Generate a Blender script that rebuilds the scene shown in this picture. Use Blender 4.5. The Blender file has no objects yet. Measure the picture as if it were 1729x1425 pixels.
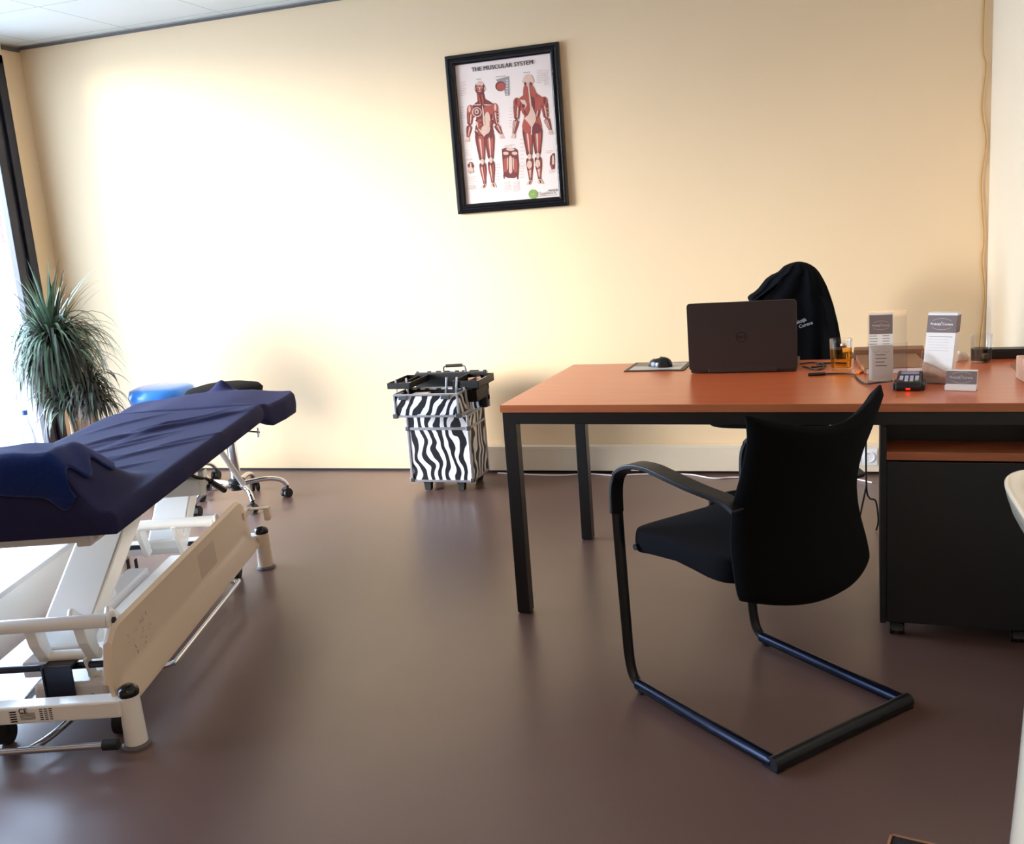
import bpy, bmesh, math, random
from mathutils import Vector, Matrix
PI = math.pi
rnd = random.Random(7)
sc = bpy.context.scene
C = sc.collection

# ------------------------------------------------------------------ camera, world, sun, lights, exposure
cam_data = bpy.data.cameras.new('camera')
cam = bpy.data.objects.new('camera', cam_data); C.objects.link(cam)
yaw, pitch, roll = -.311, .204, -.077
fwd = Vector((math.sin(yaw)*math.cos(pitch), math.cos(yaw)*math.cos(pitch), -math.sin(pitch)))
r0 = Vector((math.cos(yaw), -math.sin(yaw), 0)); u0 = r0.cross(fwd)
rt = math.cos(roll)*r0 + math.sin(roll)*u0; up = -math.sin(roll)*r0 + math.cos(roll)*u0
m = Matrix(((rt.x, up.x, -fwd.x, 0), (rt.y, up.y, -fwd.y, -4.905), (rt.z, up.z, -fwd.z, 1.339), (0, 0, 0, 1)))
cam.matrix_world = m
cam_data.sensor_width = 36; cam_data.lens = 1644.8/1729*36; cam_data.clip_start = .05
sc.camera = cam

world = bpy.data.worlds.new('world'); sc.world = world; world.use_nodes = True
wn = world.node_tree; wn.nodes['Background'].inputs[0].default_value = (.56, .73, 1, 1)
wn.nodes['Background'].inputs[1].default_value = 27.0

def light(name, kind, loc, target, energy, color, **k):
    d = bpy.data.lights.new(name, kind); d.energy = energy; d.color = color
    for a, b in k.items(): setattr(d, a, b)
    o = bpy.data.objects.new(name, d); C.objects.link(o); o.location = loc
    o.rotation_euler = (Vector(target)-Vector(loc)).to_track_quat('-Z', 'Y').to_euler()
    return o
# low hazy daylight that comes in through the glazing on the left
light('sun', 'SUN', (-8, -3, 4), (-8+1.0, -3+.60, 4-.26), 10.0, (1, .94, .88), angle=math.radians(22))
# portal that guides the sky light through the glazing
for py, pw_ in ((-1.36, 2.1), (-3.4, .8)):
    pt_ = light('window_portal', 'AREA', (-4.47, py, 1.28), (0, py, 1.28), 1, (1, 1, 1), shape='RECTANGLE', size=pw_, size_y=2.36)
    pt_.data.cycles.is_portal = True
# warm ceiling lamp further back in the room
light('ceiling_lamp', 'AREA', (-.3, -5.0, 2.48), (-.3, -4.4, 0), 16, (1, .57, .30), shape='RECTANGLE', size=1.2, size_y=.6)
sc.view_settings.view_transform = 'Standard'; sc.view_settings.look = 'None'
sc.view_settings.gamma = 1; sc.view_settings.exposure = -0.12
sc.view_settings.use_curve_mapping = False
sc.cycles.max_bounces = 10; sc.cycles.transparent_max_bounces = 12

# ------------------------------------------------------------------ materials
def lin(c):
    return tuple(((x/255)/12.92 if x/255 <= .04045 else ((x/255+.055)/1.055)**2.4) for x in c)
def newmat(name):
    mt = bpy.data.materials.new(name); mt.use_nodes = True
    nt = mt.node_tree; return mt, nt, nt.nodes['Principled BSDF']
def mat(name, col, rough=.5, metal=0, var=.06, scale=30, bump=0, bscale=200, coat=0, sheen=0, spec=None, emit=None, estr=0, alpha=None, coord='Object'):
    mt, nt, b = newmat(name); c = lin(col)
    b.inputs['Roughness'].default_value = rough; b.inputs['Metallic'].default_value = metal
    if coat: b.inputs['Coat Weight'].default_value = coat; b.inputs['Coat Roughness'].default_value = .12
    if sheen: b.inputs['Sheen Weight'].default_value = sheen
    if spec is not None: b.inputs['Specular IOR Level'].default_value = spec
    if emit: b.inputs['Emission Color'].default_value = (*lin(emit), 1); b.inputs['Emission Strength'].default_value = estr
    tc = nt.nodes.new('ShaderNodeTexCoord')
    n = nt.nodes.new('ShaderNodeTexNoise'); n.inputs['Scale'].default_value = scale; n.inputs['Detail'].default_value = 4
    nt.links.new(tc.outputs[coord], n.inputs['Vector'])
    mx = nt.nodes.new('ShaderNodeMix'); mx.data_type = 'RGBA'
    mx.inputs[6].default_value = (*[x*(1-var) for x in c], 1); mx.inputs[7].default_value = (*[min(1, x*(1+var)) for x in c], 1)
    nt.links.new(n.outputs['Fac'], mx.inputs[0]); nt.links.new(mx.outputs[2], b.inputs['Base Color'])
    if bump:
        n2 = nt.nodes.new('ShaderNodeTexNoise'); n2.inputs['Scale'].default_value = bscale; n2.inputs['Detail'].default_value = 3
        nt.links.new(tc.outputs[coord], n2.inputs['Vector'])
        bp = nt.nodes.new('ShaderNodeBump'); bp.inputs['Strength'].default_value = bump; bp.inputs['Distance'].default_value = .002
        nt.links.new(n2.outputs['Fac'], bp.inputs['Height']); nt.links.new(bp.outputs[0], b.inputs['Normal'])
    return mt
def glassmat(name, tint=(1, 1, 1), refl=.5):
    mt = bpy.data.materials.new(name); mt.use_nodes = True; nt = mt.node_tree; nt.nodes.clear()
    out = nt.nodes.new('ShaderNodeOutputMaterial'); tr = nt.nodes.new('ShaderNodeBsdfTransparent'); gl = nt.nodes.new('ShaderNodeBsdfGlossy')
    tr.inputs[0].default_value = (*tint, 1); gl.inputs['Roughness'].default_value = .03
    fr = nt.nodes.new('ShaderNodeFresnel'); fr.inputs[0].default_value = 1.45
    mm = nt.nodes.new('ShaderNodeMath'); mm.operation = 'MULTIPLY'; mm.inputs[1].default_value = refl
    nt.links.new(fr.outputs[0], mm.inputs[0])
    mx = nt.nodes.new('ShaderNodeMixShader'); nt.links.new(mm.outputs[0], mx.inputs[0])
    nt.links.new(tr.outputs[0], mx.inputs[1]); nt.links.new(gl.outputs[0], mx.inputs[2]); nt.links.new(mx.outputs[0], out.inputs[0])
    return mt
def woodmat(name, col, col2, rough=.35, coat=.3, scale=(1.2, 14, 14)):
    mt, nt, b = newmat(name)
    tc = nt.nodes.new('ShaderNodeTexCoord'); mp = nt.nodes.new('ShaderNodeMapping'); mp.inputs['Scale'].default_value = scale
    n = nt.nodes.new('ShaderNodeTexNoise'); n.inputs['Scale'].default_value = 3; n.inputs['Detail'].default_value = 8; n.inputs['Distortion'].default_value = .6
    nt.links.new(tc.outputs['Object'], mp.inputs[0]); nt.links.new(mp.outputs[0], n.inputs['Vector'])
    cr = nt.nodes.new('ShaderNodeValToRGB'); cr.color_ramp.elements[0].color = (*lin(col), 1); cr.color_ramp.elements[1].color = (*lin(col2), 1)
    cr.color_ramp.elements[0].position = .35; cr.color_ramp.elements[1].position = .7
    nt.links.new(n.outputs['Fac'], cr.inputs[0]); nt.links.new(cr.outputs[0], b.inputs['Base Color'])
    b.inputs['Roughness'].default_value = rough; b.inputs['Coat Weight'].default_value = coat; b.inputs['Coat Roughness'].default_value = .2
    return mt
def zebramat(name, rot=(0, 0, 0), scale=13, dist=9, dscale=1.3):
    mt, nt, b = newmat(name)
    tc = nt.nodes.new('ShaderNodeTexCoord'); mp = nt.nodes.new('ShaderNodeMapping'); mp.inputs['Rotation'].default_value = rot
    w = nt.nodes.new('ShaderNodeTexWave'); w.wave_type = 'BANDS'; w.bands_direction = 'X'; w.inputs['Scale'].default_value = scale
    w.inputs['Distortion'].default_value = dist; w.inputs['Detail'].default_value = 1.2; w.inputs['Detail Scale'].default_value = dscale; w.inputs['Detail Roughness'].default_value = .3
    cr = nt.nodes.new('ShaderNodeValToRGB'); cr.color_ramp.elements[0].position = .50; cr.color_ramp.elements[1].position = .54
    cr.color_ramp.elements[0].color = (.006, .007, .012, 1); cr.color_ramp.elements[1].color = (.82, .83, .86, 1)
    nt.links.new(tc.outputs['Object'], mp.inputs[0]); nt.links.new(mp.outputs[0], w.inputs['Vector']); nt.links.new(w.outputs['Fac'], cr.inputs[0])
    nt.links.new(cr.outputs[0], b.inputs['Base Color']); b.inputs['Roughness'].default_value = .35
    return mt
M = dict(
    wall=mat('wall_paint', (234, 205, 164), .85, var=.015, scale=5, bump=.08, bscale=120),
    wall_r=mat('wall_paint_right_dimmed', (222, 202, 172), .85, var=.015, scale=5, bump=.08, bscale=120),  # wall paint with its colour toned down to offset sun on this wall
    white=mat('white_lacquer', (242, 240, 234), .3, coat=.4, var=.01),
    cream=mat('white_lacquer_warm_shade', (226, 206, 182), .38, coat=.3, var=.02),  # white lacquer with the warm shade of the near side in its colour
    trunking=mat('trunking_plastic', (232, 216, 190), .5, var=.02),
    black=mat('black_plastic', (10, 10, 12), .45, var=.1),
    glossblack=mat('black_glossy_plastic', (16, 16, 20), .2, var=.05),
    blackmetal=mat('black_powder_coat', (12, 13, 16), .4, var=.1, bump=.05),
    fabric=mat('black_fabric', (5, 5, 6), .95, var=.25, scale=400, bump=.3, bscale=900, spec=.15),
    chairfab=mat('charcoal_seat_fabric', (13, 12, 17), .95, var=.25, scale=400, bump=.3, bscale=900, spec=.15),
    navy=mat('navy_jersey', (41, 42, 76), .9, var=.12, scale=60, bump=.15, bscale=500, spec=.15),
    towel=mat('dark_blue_terry', (18, 40, 100), .98, var=.35, scale=90, bump=.9, bscale=420, sheen=.15, spec=.1),
    hoodie=mat('black_sweater', (9, 10, 15), .95, var=.2, scale=80, bump=.2, bscale=600, spec=.1),
    chrome=mat('chrome', (215, 218, 225), .12, 1, var=.02),
    steel=mat('grey_steel', (120, 124, 132), .3, 1, var=.05),
    darksteel=mat('dark_steel', (70, 74, 86), .28, 1, var=.05),
    alu=mat('aluminium', (200, 202, 208), .32, 1, var=.05),
    tube_bluesheen=mat('black_steel_sky_sheen', (20, 27, 48), .22, .6, var=.05),  # blue window sheen on the black rails put into the base colour
    rubber=mat('black_rubber', (16, 16, 17), .7, var=.1),
    greyrubber=mat('grey_rubber', (92, 86, 86), .6, var=.1),
    frame=mat('dark_window_frame', (38, 40, 52), .45, var=.06),
    blue=mat('sky_blue_vinyl', (66, 150, 246), .3, coat=.3, var=.02),
    pink=mat('pink_plastic', (240, 40, 140), .35, var=.02),
    clearplast=glassmat('clear_plastic', (.97, .97, .975), .8),
    glass=glassmat('clear_glass', (.975, .975, .975), .4),
    pane=glassmat('window_glass', (.97, .98, .98), .5),
    tea=glassmat('tea', (.93, .66, .26), .15),
    darkdrink=glassmat('dark_drink', (.40, .40, .44), .3),
    paper=mat('white_paper', (246, 240, 232), .7, var=.01),
    taupe=mat('taupe_print', (124, 108, 104), .6, var=.02),
    palepr=mat('pale_print', (196, 188, 186), .6, var=.02),
    greyink=mat('grey_ink', (150, 140, 134), .7, var=.02),
    ink=mat('black_ink', (30, 26, 28), .7, var=.02),
    chartpaper=mat('chart_paper', (232, 212, 200), .55, var=.015),
    muscle=mat('muscle_red', (168, 74, 58), .6, var=.25, scale=90),
    muscle2=mat('muscle_dark_red', (112, 44, 38), .6, var=.25, scale=90),
    tendon=mat('tendon_pale', (214, 176, 154), .6, var=.1, scale=90),
    palelines=mat('faint_chart_text', (206, 184, 172), .6, var=.02),
    green=mat('green_print', (132, 160, 78), .5, var=.08),
    laptop=mat('brown_black_laptop_lid', (30, 22, 22), .42, var=.05),
    laptoplogo=mat('laptop_logo', (24, 20, 22), .25, var=.02),
    photo=mat('printed_photo', (208, 200, 190), .4, var=.3, scale=18),
    wood_desk=woodmat('beech_laminate', (206, 98, 52), (214, 106, 58), .33, .35),
    wood_edge=woodmat('beech_edge', (158, 90, 54), (176, 102, 62), .45, .1),
    wood_dark=woodmat('cabinet_wood', (150, 82, 48), (168, 94, 56), .4, .2),
    brown=mat('brown_cardboard', (158, 112, 78), .8, var=.08, scale=20),
    orange=mat('orange_plastic', (240, 120, 30), .35, var=.02),
    led=mat('red_led', (255, 30, 20), .4, emit=(255, 25, 15), estr=5),
    lcd=mat('lcd', (120, 120, 156), .25, var=.05),
    key=mat('grey_keys', (190, 190, 216), .4, var=.03), keyred=mat('red_key', (120, 30, 48), .4), keyyel=mat('yellow_key', (206, 196, 130), .4), keygreen=mat('green_key', (110, 130, 90), .4),
    porcelain=mat('cream_porcelain', (240, 224, 196), .15, coat=.6, var=.01),
    leaf=mat('dracaena_green', (88, 114, 92), .45, var=.35, scale=9),
    leafdry=mat('dracaena_dark', (52, 50, 44), .6, var=.35, scale=9),
    bark=mat('bark', (150, 128, 104), .85, var=.3, scale=60, bump=.5, bscale=90),
    pot=mat('grey_pot', (120, 118, 120), .5, var=.05), soil=mat('soil', (48, 36, 28), .95, var=.3, scale=80),
    yellowcable=mat('ochre_cable', (196, 150, 78), .5, var=.03), whitecable=mat('white_cable', (236, 226, 222), .4, var=.02),
    matcarpet=mat('dark_mat', (38, 30, 34), .95, var=.2, scale=200, bump=.4, bscale=500),
    tissue=mat('tissue', (244, 226, 206), .9, var=.03), basket=mat('tissue_box_print', (226, 186, 160), .7, var=.3, scale=50),
    skyblue=mat('light_blue_label', (70, 110, 190), .5, var=.02), signpanel=mat('sign_panel', (150, 140, 156), .5),
    pavement=mat('pavement', (104, 106, 110), .9, var=.08, scale=3),
    ziplogo=mat('embroidery_thread', (150, 150, 160), .7),
    skin_t=mat('bandage_roll', (236, 178, 140), .8), plastwhite=mat('white_plastic', (235, 235, 238), .35, var=.02),
)
M['zebra'] = zebramat('zebra_print', (0, .12, .75), 9.0, 7.5, 1.1)
M['zebra2'] = zebramat('zebra_print_drawer', (0, -.55, .6), 8.6, 6.5, 1.4)

# floor: marbled vinyl with a soft gloss
def floormat():
    mt, nt, b = newmat('marbled_vinyl')
    tc = nt.nodes.new('ShaderNodeTexCoord')
    n = nt.nodes.new('ShaderNodeTexNoise'); n.inputs['Scale'].default_value = 1.1; n.inputs['Detail'].default_value = 8; n.inputs['Distortion'].default_value = .8
    n3 = nt.nodes.new('ShaderNodeTexNoise'); n3.inputs['Scale'].default_value = 300; n3.inputs['Detail'].default_value = 2
    cr = nt.nodes.new('ShaderNodeValToRGB'); cr.color_ramp.elements[0].position = .3; cr.color_ramp.elements[1].position = .7
    cr.color_ramp.elements[0].color = (*lin((98, 74, 67)), 1); cr.color_ramp.elements[1].color = (*lin((110, 84, 76)), 1)
    mx = nt.nodes.new('ShaderNodeMix'); mx.data_type = 'RGBA'; mx.blend_type = 'OVERLAY'; mx.inputs[0].default_value = .12
    nt.links.new(tc.outputs['Object'], n.inputs['Vector']); nt.links.new(tc.outputs['Object'], n3.inputs['Vector'])
    nt.links.new(n.outputs['Fac'], cr.inputs[0]); nt.links.new(cr.outputs[0], mx.inputs[6]); nt.links.new(n3.outputs['Color'], mx.inputs[7])
    nt.links.new(mx.outputs[2], b.inputs['Base Color']); b.inputs['Roughness'].default_value = .33; b.inputs['Specular IOR Level'].default_value = .7
    bp = nt.nodes.new('ShaderNodeBump'); bp.inputs['Strength'].default_value = .03; bp.inputs['Distance'].default_value = .001
    nt.links.new(n3.outputs['Fac'], bp.inputs['Height']); nt.links.new(bp.outputs[0], b.inputs['Normal'])
    return mt
M['floor'] = floormat()
def ceilmat():
    mt, nt, b = newmat('ceiling_tiles')
    tc = nt.nodes.new('ShaderNodeTexCoord'); sp = nt.nodes.new('ShaderNodeSeparateXYZ'); nt.links.new(tc.outputs['Object'], sp.inputs[0])
    def line(sock, off):
        a = nt.nodes.new('ShaderNodeMath'); a.operation = 'ADD'; a.inputs[1].default_value = off; nt.links.new(sock, a.inputs[0])
        d = nt.nodes.new('ShaderNodeMath'); d.operation = 'DIVIDE'; d.inputs[1].default_value = .608; nt.links.new(a.outputs[0], d.inputs[0])
        f = nt.nodes.new('ShaderNodeMath'); f.operation = 'FRACT'; nt.links.new(d.outputs[0], f.inputs[0])
        g = nt.nodes.new('ShaderNodeMath'); g.operation = 'LESS_THAN'; g.inputs[1].default_value = .011; nt.links.new(f.outputs[0], g.inputs[0])
        return g.outputs[0]
    l1 = line(sp.outputs[0], 3.619+.608*20); l2 = line(sp.outputs[1], .70+.608*20)
    mxm = nt.nodes.new('ShaderNodeMath'); mxm.operation = 'MAXIMUM'; nt.links.new(l1, mxm.inputs[0]); nt.links.new(l2, mxm.inputs[1])
    mx = nt.nodes.new('ShaderNodeMix'); mx.data_type = 'RGBA'
    mx.inputs[6].default_value = (*lin((214, 220, 218)), 1); mx.inputs[7].default_value = (*lin((168, 178, 170)), 1)
    nt.links.new(mxm.outputs[0], mx.inputs[0]); nt.links.new(mx.outputs[2], b.inputs['Base Color']); b.inputs['Roughness'].default_value = .9
    return mt
M['ceiling'] = ceilmat()

# ------------------------------------------------------------------ mesh helpers
class MB:
    def __init__(s): s.v = []; s.f = []; s.m = []
    def add(s, vs, fs, mi=0):
        o = len(s.v); s.v += [tuple(x) for x in vs]
        s.f += [tuple(i+o for i in f) for f in fs]; s.m += [mi]*len(fs)
        return s
    def box(s, c, d, mi=0, rot=None, piv=None):
        x, y, z = [k/2 for k in d]
        vs = [Vector((a*x, b*y, e*z)) for a in (-1, 1) for b in (-1, 1) for e in (-1, 1)]
        if rot is not None:
            R = rot if isinstance(rot, Matrix) else Matrix.Rotation(rot[0], 3, rot[1])
            vs = [R @ v for v in vs]
        vs = [v+Vector(c) for v in vs]
        return s.add(vs, [(0, 1, 3, 2), (4, 6, 7, 5), (0, 4, 5, 1), (2, 3, 7, 6), (0, 2, 6, 4), (1, 5, 7, 3)], mi)
    def b2(s, a, b, mi=0):
        return s.box([(p+q)/2 for p, q in zip(a, b)], [abs(q-p) for p, q in zip(a, b)], mi)
    def sweep(s, pts, sec, mi=0, closed=False, upv=None, caps=True, scales=None):
        pts = [Vector(p) for p in pts]; n = len(pts); k = len(sec); rings = []
        T = []
        for i in range(n):
            a = pts[(i-1) % n] if (closed or i) else pts[0]; b = pts[(i+1) % n] if (closed or i < n-1) else pts[-1]
            T.append((b-a).normalized())
        ref = Vector(upv) if upv else (Vector((0, 0, 1)) if abs(T[0].z) < .9 else Vector((0, 1, 0)))
        nrm = (ref-T[0]*ref.dot(T[0])).normalized()
        for i in range(n):
            if upv: nn = ref-T[i]*ref.dot(T[i]); nrm = nn.normalized() if nn.length > 1e-4 else nrm
            else: nrm = (nrm-T[i]*nrm.dot(T[i])).normalized()
            bi = T[i].cross(nrm); q = scales[i] if scales else 1
            rings += [pts[i]+nrm*(a*q)+bi*(b*q) for a, b in sec]
        fs = []
        for i in range(n if closed else n-1):
            j = (i+1) % n
            fs += [(i*k+a, i*k+(a+1) % k, j*k+(a+1) % k, j*k+a) for a in range(k)]
        if not closed and caps: fs += [tuple(range(k))[::-1], tuple(range((n-1)*k, n*k))]
        return s.add(rings, fs, mi)
    def tube(s, pts, r, n=12, mi=0, closed=False, scales=None):
        return s.sweep(pts, [(r*math.cos(2*PI*i/n), r*math.sin(2*PI*i/n)) for i in range(n)], mi, closed, scales=scales)
    def ribbon(s, pts, w, t, upv, mi=0):   # w across upv x tangent, t along upv
        return s.sweep(pts, [(-t/2, -w/2), (t/2, -w/2), (t/2, w/2), (-t/2, w/2)], mi, upv=upv)
    def lathe(s, prof, c=(0, 0, 0), n=32, mi=0, ax=None):
        R = Vector((0, 0, 1)).rotation_difference(Vector(ax)).to_matrix() if ax else Matrix.Identity(3)
        vs = []; k = len(prof)
        for i in range(n):
            a = 2*PI*i/n
            vs += [R @ Vector((r*math.cos(a), r*math.sin(a), z))+Vector(c) for r, z in prof]
        fs = [(i*k+j, ((i+1) % n)*k+j, ((i+1) % n)*k+j+1, i*k+j+1) for i in range(n) for j in range(k-1)]
        if prof[0][0] > 1e-6: fs.append(tuple(i*k for i in range(n))[::-1])
        if prof[-1][0] > 1e-6: fs.append(tuple(i*k+k-1 for i in range(n)))
        return s.add(vs, fs, mi)
    def cyl(s, a, b, r, n=20, mi=0, r2=None):
        a = Vector(a); b = Vector(b); r2 = r if r2 is None else r2
        return s.lathe([(r, 0), (r2, (b-a).length)], a, n, mi, (b-a).normalized() if (b-a).length else None)
    def prism(s, poly, y0, y1, mi=0, plane='xz', f=None):
        g = f or (lambda a, b, h: (a, h, b) if plane == 'xz' else ((h, a, b) if plane == 'yz' else (a, b, h)))
        n = len(poly); vs = [g(a, b, y0) for a, b in poly]+[g(a, b, y1) for a, b in poly]
        return s.add(vs, [tuple(range(n)), tuple(range(n, 2*n))[::-1]]+[(i, i+n, (i+1) % n+n, (i+1) % n) for i in range(n)], mi)
    def flat(s, poly, y, mi=0):
        return s.add([(a, y, b) for a, b in poly], [tuple(range(len(poly)))], mi)
    def grid(s, fn, nu, nv, mi=0, wrap=False):
        vs = [fn(i/(nu if wrap else nu-1), j/(nv-1)) for i in range(nu) for j in range(nv)]
        fs = [(i*nv+j, ((i+1) % nu)*nv+j, ((i+1) % nu)*nv+j+1, i*nv+j+1) for i in range(nu if wrap else nu-1) for j in range(nv-1)]
        return s.add(vs, fs, mi)
    def build(s, name, mats, parent=None, smooth=False, bevel=0, seg=2, loc=None, rotz=None, solid=0, subd=0, normals=True):
        me = bpy.data.meshes.new(name); me.from_pydata(s.v, [], s.f)
        for x in (mats if isinstance(mats, (list, tuple)) else [mats]): me.materials.append(M[x] if isinstance(x, str) else x)
        me.polygons.foreach_set('material_index', s.m)
        if normals:
            b = bmesh.new(); b.from_mesh(me); bmesh.ops.recalc_face_normals(b, faces=b.faces); b.to_mesh(me); b.free()
        if smooth:
            me.polygons.foreach_set('use_smooth', [True]*len(s.f))
            try: me.set_sharp_from_angle(angle=math.radians(smooth if smooth is not True else 40))
            except Exception: pass
        me.update()
        o = bpy.data.objects.new(name, me); C.objects.link(o)
        if parent: o.parent = parent
        if loc: o.location = loc
        if rotz: o.rotation_euler = (0, 0, rotz)
        if solid: md = o.modifiers.new('solid', 'SOLIDIFY'); md.thickness = solid; md.offset = 0
        if bevel: md = o.modifiers.new('bevel', 'BEVEL'); md.width = bevel; md.segments = seg; md.limit_method = 'ANGLE'; md.angle_limit = math.radians(35)
        if subd: md = o.modifiers.new('sub', 'SUBSURF'); md.levels = subd; md.render_levels = subd
        return o
def tag(o, label=None, cat=None, group=None, kind=None):
    if label: o['label'] = label
    if cat: o['category'] = cat
    if group: o['group'] = group
    if kind: o['kind'] = kind
    return o
def thing(name, label, cat, loc=(0, 0, 0), rotz=0, group=None):
    o = bpy.data.objects.new(name, None); C.objects.link(o); o.location = loc; o.rotation_euler = (0, 0, rotz)
    o.empty_display_size = .1
    return tag(o, label, cat, group)
def struct(name, mb, mats, **k): return tag(mb.build(name, mats, **k), kind='structure')
def copy_tree(o, parent=None, mats=None):
    c = o.copy(); C.objects.link(c); c.parent = parent
    for ch in [x for x in bpy.data.objects if x.parent == o]: copy_tree(ch, c)
    return c
def smoothpath(pts, n=8):
    P = [Vector(p) for p in pts]; out = []
    for i in range(len(P)-1):
        p0 = P[max(0, i-1)]; p1 = P[i]; p2 = P[i+1]; p3 = P[min(len(P)-1, i+2)]
        for k in range(n):
            t = k/n
            out.append(.5*((2*p1)+(-p0+p2)*t+(2*p0-5*p1+4*p2-p3)*t*t+(-p0+3*p1-3*p2+p3)*t**3))
    out.append(P[-1]); return out
def sstep(a, b, x):
    t = max(0, min(1, (x-a)/(b-a))); return t*t*(3-2*t)
_txt = {}
def text(mb, s, size, place, mi=0, bold=0, align='CENTER', thick=0, sp=1):
    """write s into mb; place(x, y, z) maps the text plane to the thing's own frame"""
    cu = bpy.data.curves.new('writing', 'FONT'); cu.body = s; cu.size = size; cu.align_x = align; cu.align_y = 'CENTER'
    cu.offset = bold; cu.space_character = sp; cu.resolution_u = 3; cu.extrude = thick
    o = bpy.data.objects.new('writing', cu); C.objects.link(o)
    dg = bpy.context.evaluated_depsgraph_get(); dg.update()
    me = bpy.data.meshes.new_from_object(o.evaluated_get(dg))
    mb.add([place(*v.co) for v in me.vertices], [tuple(p.vertices) for p in me.polygons], mi)
    bpy.data.objects.remove(o); bpy.data.curves.remove(cu); bpy.data.meshes.remove(me)

# ------------------------------------------------------------------ room
XL, XR, YB, HC = -4.395, .742, -6.6, 2.531
struct('floor', MB().b2((XL-.1, YB-.1, -.1), (XR+.1, .1, 0)), 'floor')
struct('ceiling', MB().b2((XL-.1, YB-.1, HC), (XR+.1, .1, HC+.1)), 'ceiling')
struct('wall_back', MB().b2((XL-.1, 0, 0), (XR+.1, .1, HC)), 'wall')
struct('wall_right', MB().b2((XR, YB, 0), (XR+.1, 0, HC)), 'wall_r')
struct('wall_front', MB().b2((XL-.1, YB-.1, 0), (XR+.1, YB, HC)), 'wall')
wl = MB(); wl.b2((XL-.1, -.14, 0), (XL, 0, HC)); wl.b2((XL-.1, -3.0, 0), (XL, -2.4, HC)); wl.b2((XL-.1, YB, 0), (XL, -3.8, HC))
for a, b in ((-2.4, -.14), (-3.8, -3.0)): wl.b2((XL-.1, a, HC-.06), (XL, b, HC)); wl.b2((XL-.1, a, 0), (XL, b, .08))
struct('wall_left', wl, 'wall')
struct('trim_1', MB().b2((XL, -.012, HC-.018), (XR, 0, HC-.006)).b2((XL, -.14, HC-.03), (XL+.012, -.012, HC-.008)), 'greyrubber')
struct('trim_2', MB().b2((XL, -.004, 0), (XR, 0, .012)), 'rubber')
# window: dark frame of posts and rails with glass behind
win = MB()
for y0, y1, x0, x1 in ((-.14, -.20, -.03, .0), (-.20, -.255, -.06, -.02), (-.255, -.31, -.03, .015), (-2.32, -2.4, -.05, 0)):
    win.b2((XL+x0, y1, .08), (XL+x1, y0, HC-.06))
win.b2((XL-.05, -2.4, HC-.11), (XL, -.14, HC-.06)); win.b2((XL-.05, -2.4, .08), (XL, -.14, .14))
w1 = struct('window_1', win, 'frame', bevel=.004)
MB().b2((XL-.035, -2.32, .14), (XL-.029, -.31, HC-.11)).build('pane', 'pane', w1)
win = MB()
for y0, y1 in ((-3.0, -3.08), (-3.72, -3.8)): win.b2((XL-.05, y1, .08), (XL, y0, HC-.06))
win.b2((XL-.05, -3.8, HC-.11), (XL, -3.0, HC-.06)); win.b2((XL-.05, -3.8, .08), (XL, -3.0, .14))
w2 = struct('window_2', win, 'frame', bevel=.004)
for a, b in ((-3.72, -3.08),): MB().b2((XL-.035, a, .14), (XL-.029, b, HC-.11)).build('pane', 'pane', w2)
struct('trim_3', MB().b2((-9.0, -12, -.12), (XL-.1, 5, -.02)), 'pavement')['label'] = 'pale pavement outside the window'

# wall trunking with a lid line and sockets
tr = MB(); tr.b2((-1.80, -.05, .016), (.72, -.0045, .148))
tr.b2((-1.80, -.0515, .135), (.72, -.0495, .1365)); tr.b2((-1.80, -.0515, .032), (.72, -.0495, .0335))
tro = tag(tr.build('cable_trunking', 'trunking', bevel=.002), 'long cream cable trunking box fixed low along the back wall under the desk', 'trunking')
for i, x in enumerate((.16, .235)):
    s = MB().lathe([(.028, 0), (.028, .004), (.022, .005), (.02, -.004), (0, -.004)], (x, -.0525, .09), 24, ax=(0, -1, 0))
    s.b2((x-.036, -.0535, .05), (x+.036, -.0505, .13)).build('socket', 'plastwhite', tro, smooth=30)

# ------------------------------------------------------------------ anatomy chart on the wall
pw, ph = .594, .781
pc = Vector((-1.4815, 0, 1.779))
post = thing('framed_wall_chart', 'black-framed anatomy chart of two red muscle figures hanging on the back wall', 'picture', pc)
fr = MB()
def rectring(w0, h0, y0, w1_, h1_, y1):
    a = [(-w0/2, y0, -h0/2), (w0/2, y0, -h0/2), (w0/2, y0, h0/2), (-w0/2, y0, h0/2)]
    b = [(-w1_/2, y1, -h1_/2), (w1_/2, y1, -h1_/2), (w1_/2, y1, h1_/2), (-w1_/2, y1, h1_/2)]
    fr.add(a+b, [(i, (i+1) % 4, (i+1) % 4+4, i+4) for i in range(4)])
prof = [(0, -.001), (0, -.020), (.006, -.025), (.016, -.026), (.019, -.021), (.027, -.020), (.030, -.026), (.038, -.026), (.041, -.018), (.047, -.016), (.048, -.008)]
for (a, ya), (b, yb) in zip(prof, prof[1:]): rectring(pw-2*a, ph-2*a, ya, pw-2*b, ph-2*b, yb)
fr.build('frame', 'glossblack', post)
pr = MB().b2((-pw/2+.046, -.0075, -ph/2+.046), (pw/2-.046, -.002, ph/2-.046))
IW, IH = pw-.096, ph-.096
def cp(x, y):    # chart drawing units (origin top left, slanted sketch) -> metres on the sheet
    dx, dy = x-133, y-240; det = 725*1088+92*88
    u = (dx*1088-dy*88)/det; v = (725*dy+92*dx)/det
    return ((u-.5)*IW, (.5-v)*IH)
L0 = -.0080
cnt = [0]
def shp(pts, mi, lay=0):
    cnt[0] += 1; pr.flat([cp(*p) for p in pts], L0-.0004*lay-.0000025*cnt[0], mi)
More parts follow.
